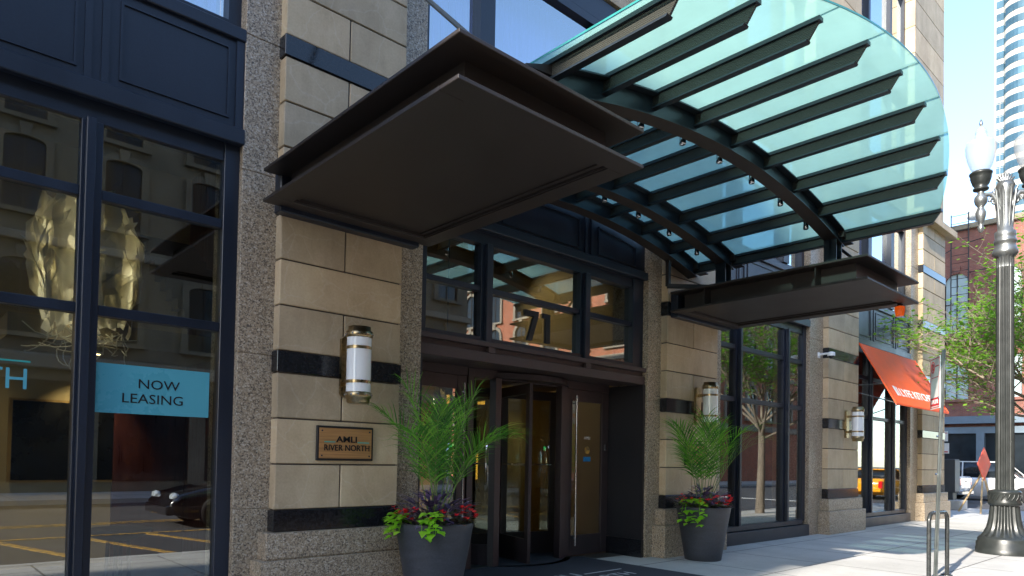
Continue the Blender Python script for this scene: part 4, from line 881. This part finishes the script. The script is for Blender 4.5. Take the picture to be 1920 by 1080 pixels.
m.tube([(49.6,13.3,15.2),(49.6,14.6,14.6)], .03, 6).tube([(49.6,12.4,15.5),(49.6,11.6,15.6)], .03, 6).tube([(49.6,12.4,13.6),(49.6,11.2,13.7)], .03, 6); m.build('ladder', M['ink'], bb)
t = thing('satellite_dish', 'small grey dish on the brick building roof', 'dish', (50.6, 12.2, 16.75)); MB().tube([(0,0,0),(0,0,.5)], .04, 8).build('mast', M['galv'], t)
MB().lathe([(.02,0),(.25,.03),(.42,.12),(.48,.2)], n=20).build('dish', M['grey_l'], t).matrix_local = Matrix.Translation((0,0,.6)) @ Matrix.Rotation(R(-70), 4, 'Y')
# high-rise
tw_ = thing('apartment_tower', 'tall pale high-rise with rows of blue windows at the right edge', 'tower', (190, 42.2, 0))
B(0, 24, -40, 0, 0, 135).build('wall', M['creamc'], tw_)
m = MB(); m.lathe([(3.6, 0), (3.6, 135)], (1.2, -5.2, 0), 28).build('curved_bay', M['creamc'], tw_)
rest = MB()
for k in range(44):
    z = 3+k*3.0; near = 14 <= k <= 27
    for g in ((-.35,-1.15,-1.95), (-9.3,-10.1,-10.9), (-12.4,-13.2,-14.0), (-16,-16.8,-17.6)):
        m = MB() if near else rest
        m.box(-.06, -.01, g[-1]-.72, g[0], z+.75, z+2.45)
        if near:
            o = m.build('window', M['winblue'], tw_); f = MB()
            for a in g[1:]: f.box(-.09, -.05, a-.0, a+.08, z+.75, z+2.45)
            f.box(-.09, -.05, g[-1]-.72, g[0], z+2.1, z+2.2).build('frame', M['creamc'], o)
    m = MB() if near else rest
    P = [(1.2+3.66*cos(R(105+t_)), -5.2+3.66*sin(R(105+t_))) for t_ in range(0, 156, 12)]; m.sweep([[(p[0], p[1], z+.75), (p[0]+.05, p[1], z+.75), (p[0]+.05, p[1], z+2.45), (p[0], p[1], z+2.45)] for p in P])
    if near: m.build('curved_window', M['winblue'], tw_)
tag(rest.build('far_window', M['winblue'], tw_), kind='stuff')
# opposite stone building (reflected in the glass)
ob = thing('stone_building', 'weathered pale stone building with dark arched windows across the street, seen reflected', 'building')
B(-45, 23.5, -30, -16, -.3, 17).build('wall', M['stone'], ob)
MB().cbox(-45.3, 23.9, -16.4, -15.2, 16.6, 17.3, .05).cbox(-45.1, 23.7, -16.1, -15.7, 4.4, 4.9, .04).cbox(-45.1, 23.7, -16.1, -15.75, 8.8, 9.1, .03).build('cornice', M['stone_l'], ob)
for i in range(22):
    x = -43+i*3.1
    for z in (5.6, 9.9, 13.2): arched_window(ob, (x, -16, z), (-1,0,0), (0,1,0), 1.25, 2.6, M['stone'], M['dwin'], flat=.16)
m = MB()
for i in range(18): x = -44+i*3.8; m.box(x, x+.6, -16, -15.8, 0, 4.4)
m.build('storefront_pilaster', M['stone'], ob); B(-44, 23, -16, -15.95, .4, 4.0).build('storefront_glass', M['dwin'], ob)
ac = thing('air_conditioner', 'white window air conditioner across the street, seen reflected', 'air conditioner', (-7.3, -15.9, 5.65)); MB().cbox(-.35,.35,-.1,.4,0,.45,.02).build('casing', M['white'], ac); B(-.3,.3,.4,.415,.05,.4).build('grille', M['grey_l'], ac)
# opposite orange brick building
oo = thing('orange_brick_building', 'sunlit orange brick building with pale arched trim, seen reflected in the transom windows', 'building')
B(39, 75, -50, -16, -.3, 17).build('wall', M['bricko'], oo); MB().cbox(38.6, 75, -50, -15.6, 16.3, 17.2, .05).cbox(38.85, 75, -50, -15.85, 8.8, 9.2, .04).cbox(38.85, 75, -50, -15.85, 4.2, 4.7, .04).build('cornice', M['stone_l'], oo)
for i in range(9):
    y = -18.2-i*3.3
    for z in (5.2, 9.8, 13.2): arched_window(oo, (39, y, z), (0,-1,0), (-1,0,0), 1.4, 2.8, M['stone_l'], M['dwin'])
    x = 41+i*3.3
    for z in (5.2, 9.8, 13.2): arched_window(oo, (x, -16, z), (-1,0,0), (0,1,0), 1.4, 2.8, M['stone_l'], M['dwin'])
# unseen tall block, added up the street to shade this side
tb_ = thing('shading_tower', 'unseen tall tan block added up the street to cast shade on this side', 'building')
B(-60, -45, -3.97, 45, -.3, 40.5).build('wall', M['stone_l'], tb_)
m = MB()
for k in range(12):
    for i in range(14): m.box(-45, -44.97, -2.6+i*3.2, -.8+i*3.2, 3+k*3.1, 4.9+k*3.1)
m.build('window_grid', M['dwin'], tb_)

# ================================================================ INSIDE THE LOBBY
ch = thing('chandelier', 'large crumpled paper pendant lamp glowing warm behind the left windows', 'pendant lamp', (1.66, 8.9, 0))
rnd = random.Random(3); m = MB()
def sheetp(a, z, r):
    f = .46+.10*sin(3*a+1)+.05*sin(7*a+z*3); hgt = (z-2.9)/1.35
    return Vector((cos(a)*f*r*(.80+.35*min(hgt,.8)-1.4*max(0, hgt-.75)), sin(a)*f*r*(.80+.35*min(hgt,.8)-1.4*max(0, hgt-.75)), z))
for k in range(130):
    a = rnd.uniform(0, 2*pi); z = rnd.uniform(2.75, 3.6); da = rnd.uniform(-.9, .9); L = rnd.uniform(.5, 1.1); w_ = rnd.uniform(.08, .17); vs = []; n = 7; rr_ = rnd.uniform(.93, 1.06)
    for i in range(n+1):
        q = i/n; p = sheetp(a+da*q+.15*sin(q*6+k), min(4.28, z+L*q), rr_+.05*sin(q*5+k)); vs += [p, p+Vector((rnd.uniform(-.02,.02), rnd.uniform(-.02,.02), 0))+Vector((-sin(a), cos(a), .4)).normalized()*w_]
    m.add(vs, [(2*i, 2*i+1, 2*i+3, 2*i+2) for i in range(n)], True)
for k in range(36):
    a = rnd.uniform(0, 2*pi); vs = []
    p = sheetp(a, 4.2, .95); q0 = Vector((0,0,4.4)); w_ = .10
    for i in range(5): q = i/4; c = p.lerp(q0, q)+Vector((0,0,.10*sin(q*pi))); s_ = Vector((-sin(a), cos(a), 0))*w_*(1-q*.6); vs += [c-s_, c+s_]
    m.add(vs, [(2*i, 2*i+1, 2*i+3, 2*i+2) for i in range(4)], True)
m.build('lamp_shade', M['veil'], ch, fix=False)
m = MB(); vs = []; na, nz = 48, 22
for j in range(nz+1):
    z = 2.95+1.36*j/nz
    for i_ in range(na):
        a = 2*pi*i_/na; rr_ = .93+.05*sin(5*a+z*4)+.04*sin(9*a-z*7); top = 1 if j < nz-3 else (1-.28*(j-nz+3)**1.3*.6); p = sheetp(a, z, rr_); vs.append((p.x*max(.1, top), p.y*max(.1, top), z))
m.add(vs, [(j*na+i_, j*na+(i_+1) % na, (j+1)*na+(i_+1) % na, (j+1)*na+i_) for j in range(nz) for i_ in range(na)], True); m.build('inner_shade', M['veil'], ch, fix=False); m = MB()
for k in range(30):
    a = rnd.uniform(0, 2*pi); p = sheetp(a, 2.85, rnd.uniform(.6, 1)); pts = [p]; d = Vector((0,0,-1))
    for i in range(7): d = (d+Vector((rnd.uniform(-.7,.7), rnd.uniform(-.7,.7), rnd.uniform(-.1,.5)))).normalized(); p = p+d*.075; pts.append(p)
    m.tube(pts, .007, 5)
m.build('paper_tails', M['veil'], ch); MB().tube([(0,0,4.3),(0,0,5.5)], .01, 6).build('cord', M['ink'], ch)
def plight(name, loc, en, col, rad=.08, par=None):
    l = bpy.data.lights.new(name, 'POINT'); l.energy = en*.35; l.color = col; l.shadow_soft_size = rad; o = bpy.data.objects.new(name, l); COL.objects.link(o); o.location = loc
    if par: o.parent = par
    return o
MB().lathe([(.02,-.06),(.06,-.03),(.06,.03),(.02,.06)], (0,0,3.5), 16).build('bulb', M['downlight'], ch)
plight('bulb_light', (0,0,3.5), 20, (1,.88,.66), .1, ch)
def down(x, y, z, en, lab, tgt):
    t = thing('ceiling_light', lab, 'ceiling light', (x, y, z), group='warm ceiling lights in the lobby'); MB().lathe([(.07,0),(.07,-.03),(.055,-.03)], n=20).build('trim_ring', M['white'], t); MB().lathe([(.05,-.028),(.05,-.032)], n=16).build('lens', M['downlight'], t)
    l = bpy.data.lights.new('spot', 'SPOT'); l.energy = en*1.3; l.color = (1,.80,.5); l.spot_size = R(75); l.spot_blend = .7; l.shadow_soft_size = .04; o = bpy.data.objects.new('spot_light', l); COL.objects.link(o); o.parent = t; o.location = (0,0,-.05); o.rotation_euler = (Vector(tgt)-Vector((x, y, z-.05))).to_track_quat('-Z', 'Y').to_euler()
down(.3, 10.1, 2.748, 26, 'warm ceiling light above the framed screen', (.6, 10.55, 1.4)) if False else None
down(-.2, 9.9, 4.2, 60, 'warm ceiling light washing the left lobby wall', (-.1, 10.55, 2.0)); down(2.0, 9.9, 2.745, 22, 'warm ceiling light under the mezzanine', (2.0, 10.55, 1.6))
tv = thing('framed_screen', 'large black framed panel on the tan lobby wall', 'screen', (1.85, 10.58, 1.62)); MB().cbox(-.62,.62,-.05,0,-.5,.5,.005).build('screen', M['tail_in'], tv); m = MB().box(-.66,.66,-.045,0,.502,.53).box(-.66,.66,-.045,0,-.53,-.502).box(-.66,-.622,-.045,0,-.502,.502).box(.622,.66,-.045,0,-.502,.502).build('frame', M['gold'], tv)
def chair(x, y, rz, lab):
    t = thing('armchair', lab, 'chair', (x, y, 0), rz)
    MB().cbox(-.38,.38,-.36,.36,.22,.44,.05).build('seat', M['leather'], t); MB().cbox(-.38,.38,.28,.42,.40,.95,.05).build('backrest', M['leather'], t)
    for s_ in (-1,1): MB().cbox(s_*.40-.06, s_*.40+.06,-.36,.36,.22,.62,.04).build('armrest', M['leather'], t)
    for a in (-.3,.3):
        for b in (-.28,.3): MB().tube([(a,b,0),(a,b,.23)], .02, 8).build('leg', M['steel'], t)
chair(.15, 8.2, R(-60), 'dark blue lobby armchair behind the left window')
t = thing('side_table', 'small round table with a wide top in the lobby behind the leasing sign window', 'table', (2.0, 8.6, 0)); MB().lathe([(.05,.5),(.30,.58),(.34,.64),(.33,.65),(.05,.62)], n=28).build('tabletop', M['dark_in'], t)
for k in range(4): a = 2*pi*k/4; MB().tube([(.12*cos(a), .12*sin(a), 0), (.10*cos(a), .10*sin(a), .56)], .02, 8).build('leg', M['dark_in'], t)
down(5.9, 10.4, 5.48, 30, 'added high ceiling lamp brightening the back wall of the entrance lobby', (6.2, 11.6, 3.6)); down(7.9, 9.7, 5.48, 20, 'added high ceiling lamp brightening the right wall of the entrance lobby', (9.4, 9.0, 3.8))  # high lamps added to brighten the walls behind the transom glass
down(7.6, 10.1, 2.745, 22, 'added low ceiling lamp brightening the lobby behind the revolving door', (7.9, 11.6, 1.4)); down(8.6, 9.6, 2.745, 22, 'added low ceiling lamp brightening the lobby behind the right door', (9.38, 11.0, 1.2))  # low lamps added under the mezzanine to lift the dark doorway
# amber lamps in the entrance lobby
for i, (x, y, z, h) in enumerate(((7.55, 10.0, 2.66, .36), (8.38, 10.0, 2.70, .36), (8.32, 10.1, 1.35, .5))):
    t = thing('amber_lamp', ['tall amber lobby lamp glowing above the near palm', 'amber lobby lamp glowing beside the revolving door', 'low amber light column reflected at the door foot'][i], 'lamp', (x, y, z)); MB().lathe([(.07,-h/2),(.07,h/2)], n=16).build('glowing_shade', M['amberlamp'], t); MB().lathe([(.10,h/2),(.10,h/2+.04)], n=16).build('cap', M['brass'], t)
    if i < 2: MB().tube([(0,0,h/2),(0,0,5.5-z)], .01, 6).build('cord', M['ink'], t)
    else: MB().tube([(0,0,-z),(0,0,-h/2)], .05, 8).build('stand', M['ink'], t)
plight('lobby_fill', (7.0, 10.2, 2.9), 24, (1,.84,.62), .2)  # added fill lamp without a fixture, brightens the lobby walls
t = thing('led_display', 'small green lit display at the back of the lobby seen through the revolving door', 'display', (9.0, 11.55, 1.75)); B(-.3,.3,-.03,0,-.12,.12).build('case', M['tail_in'], t); MB().box(-.2,-.08,-.035,-.031,-.04,.05).box(-.02,.0,-.035,-.031,-.04,.05).box(.14,.2,-.035,-.031,-.04,.05).build('digits', M['exitg'], t)

S.cycles.transparent_max_bounces = 16; S.cycles.max_bounces = 8
try: S.cycles.use_denoising = True
except Exception: pass
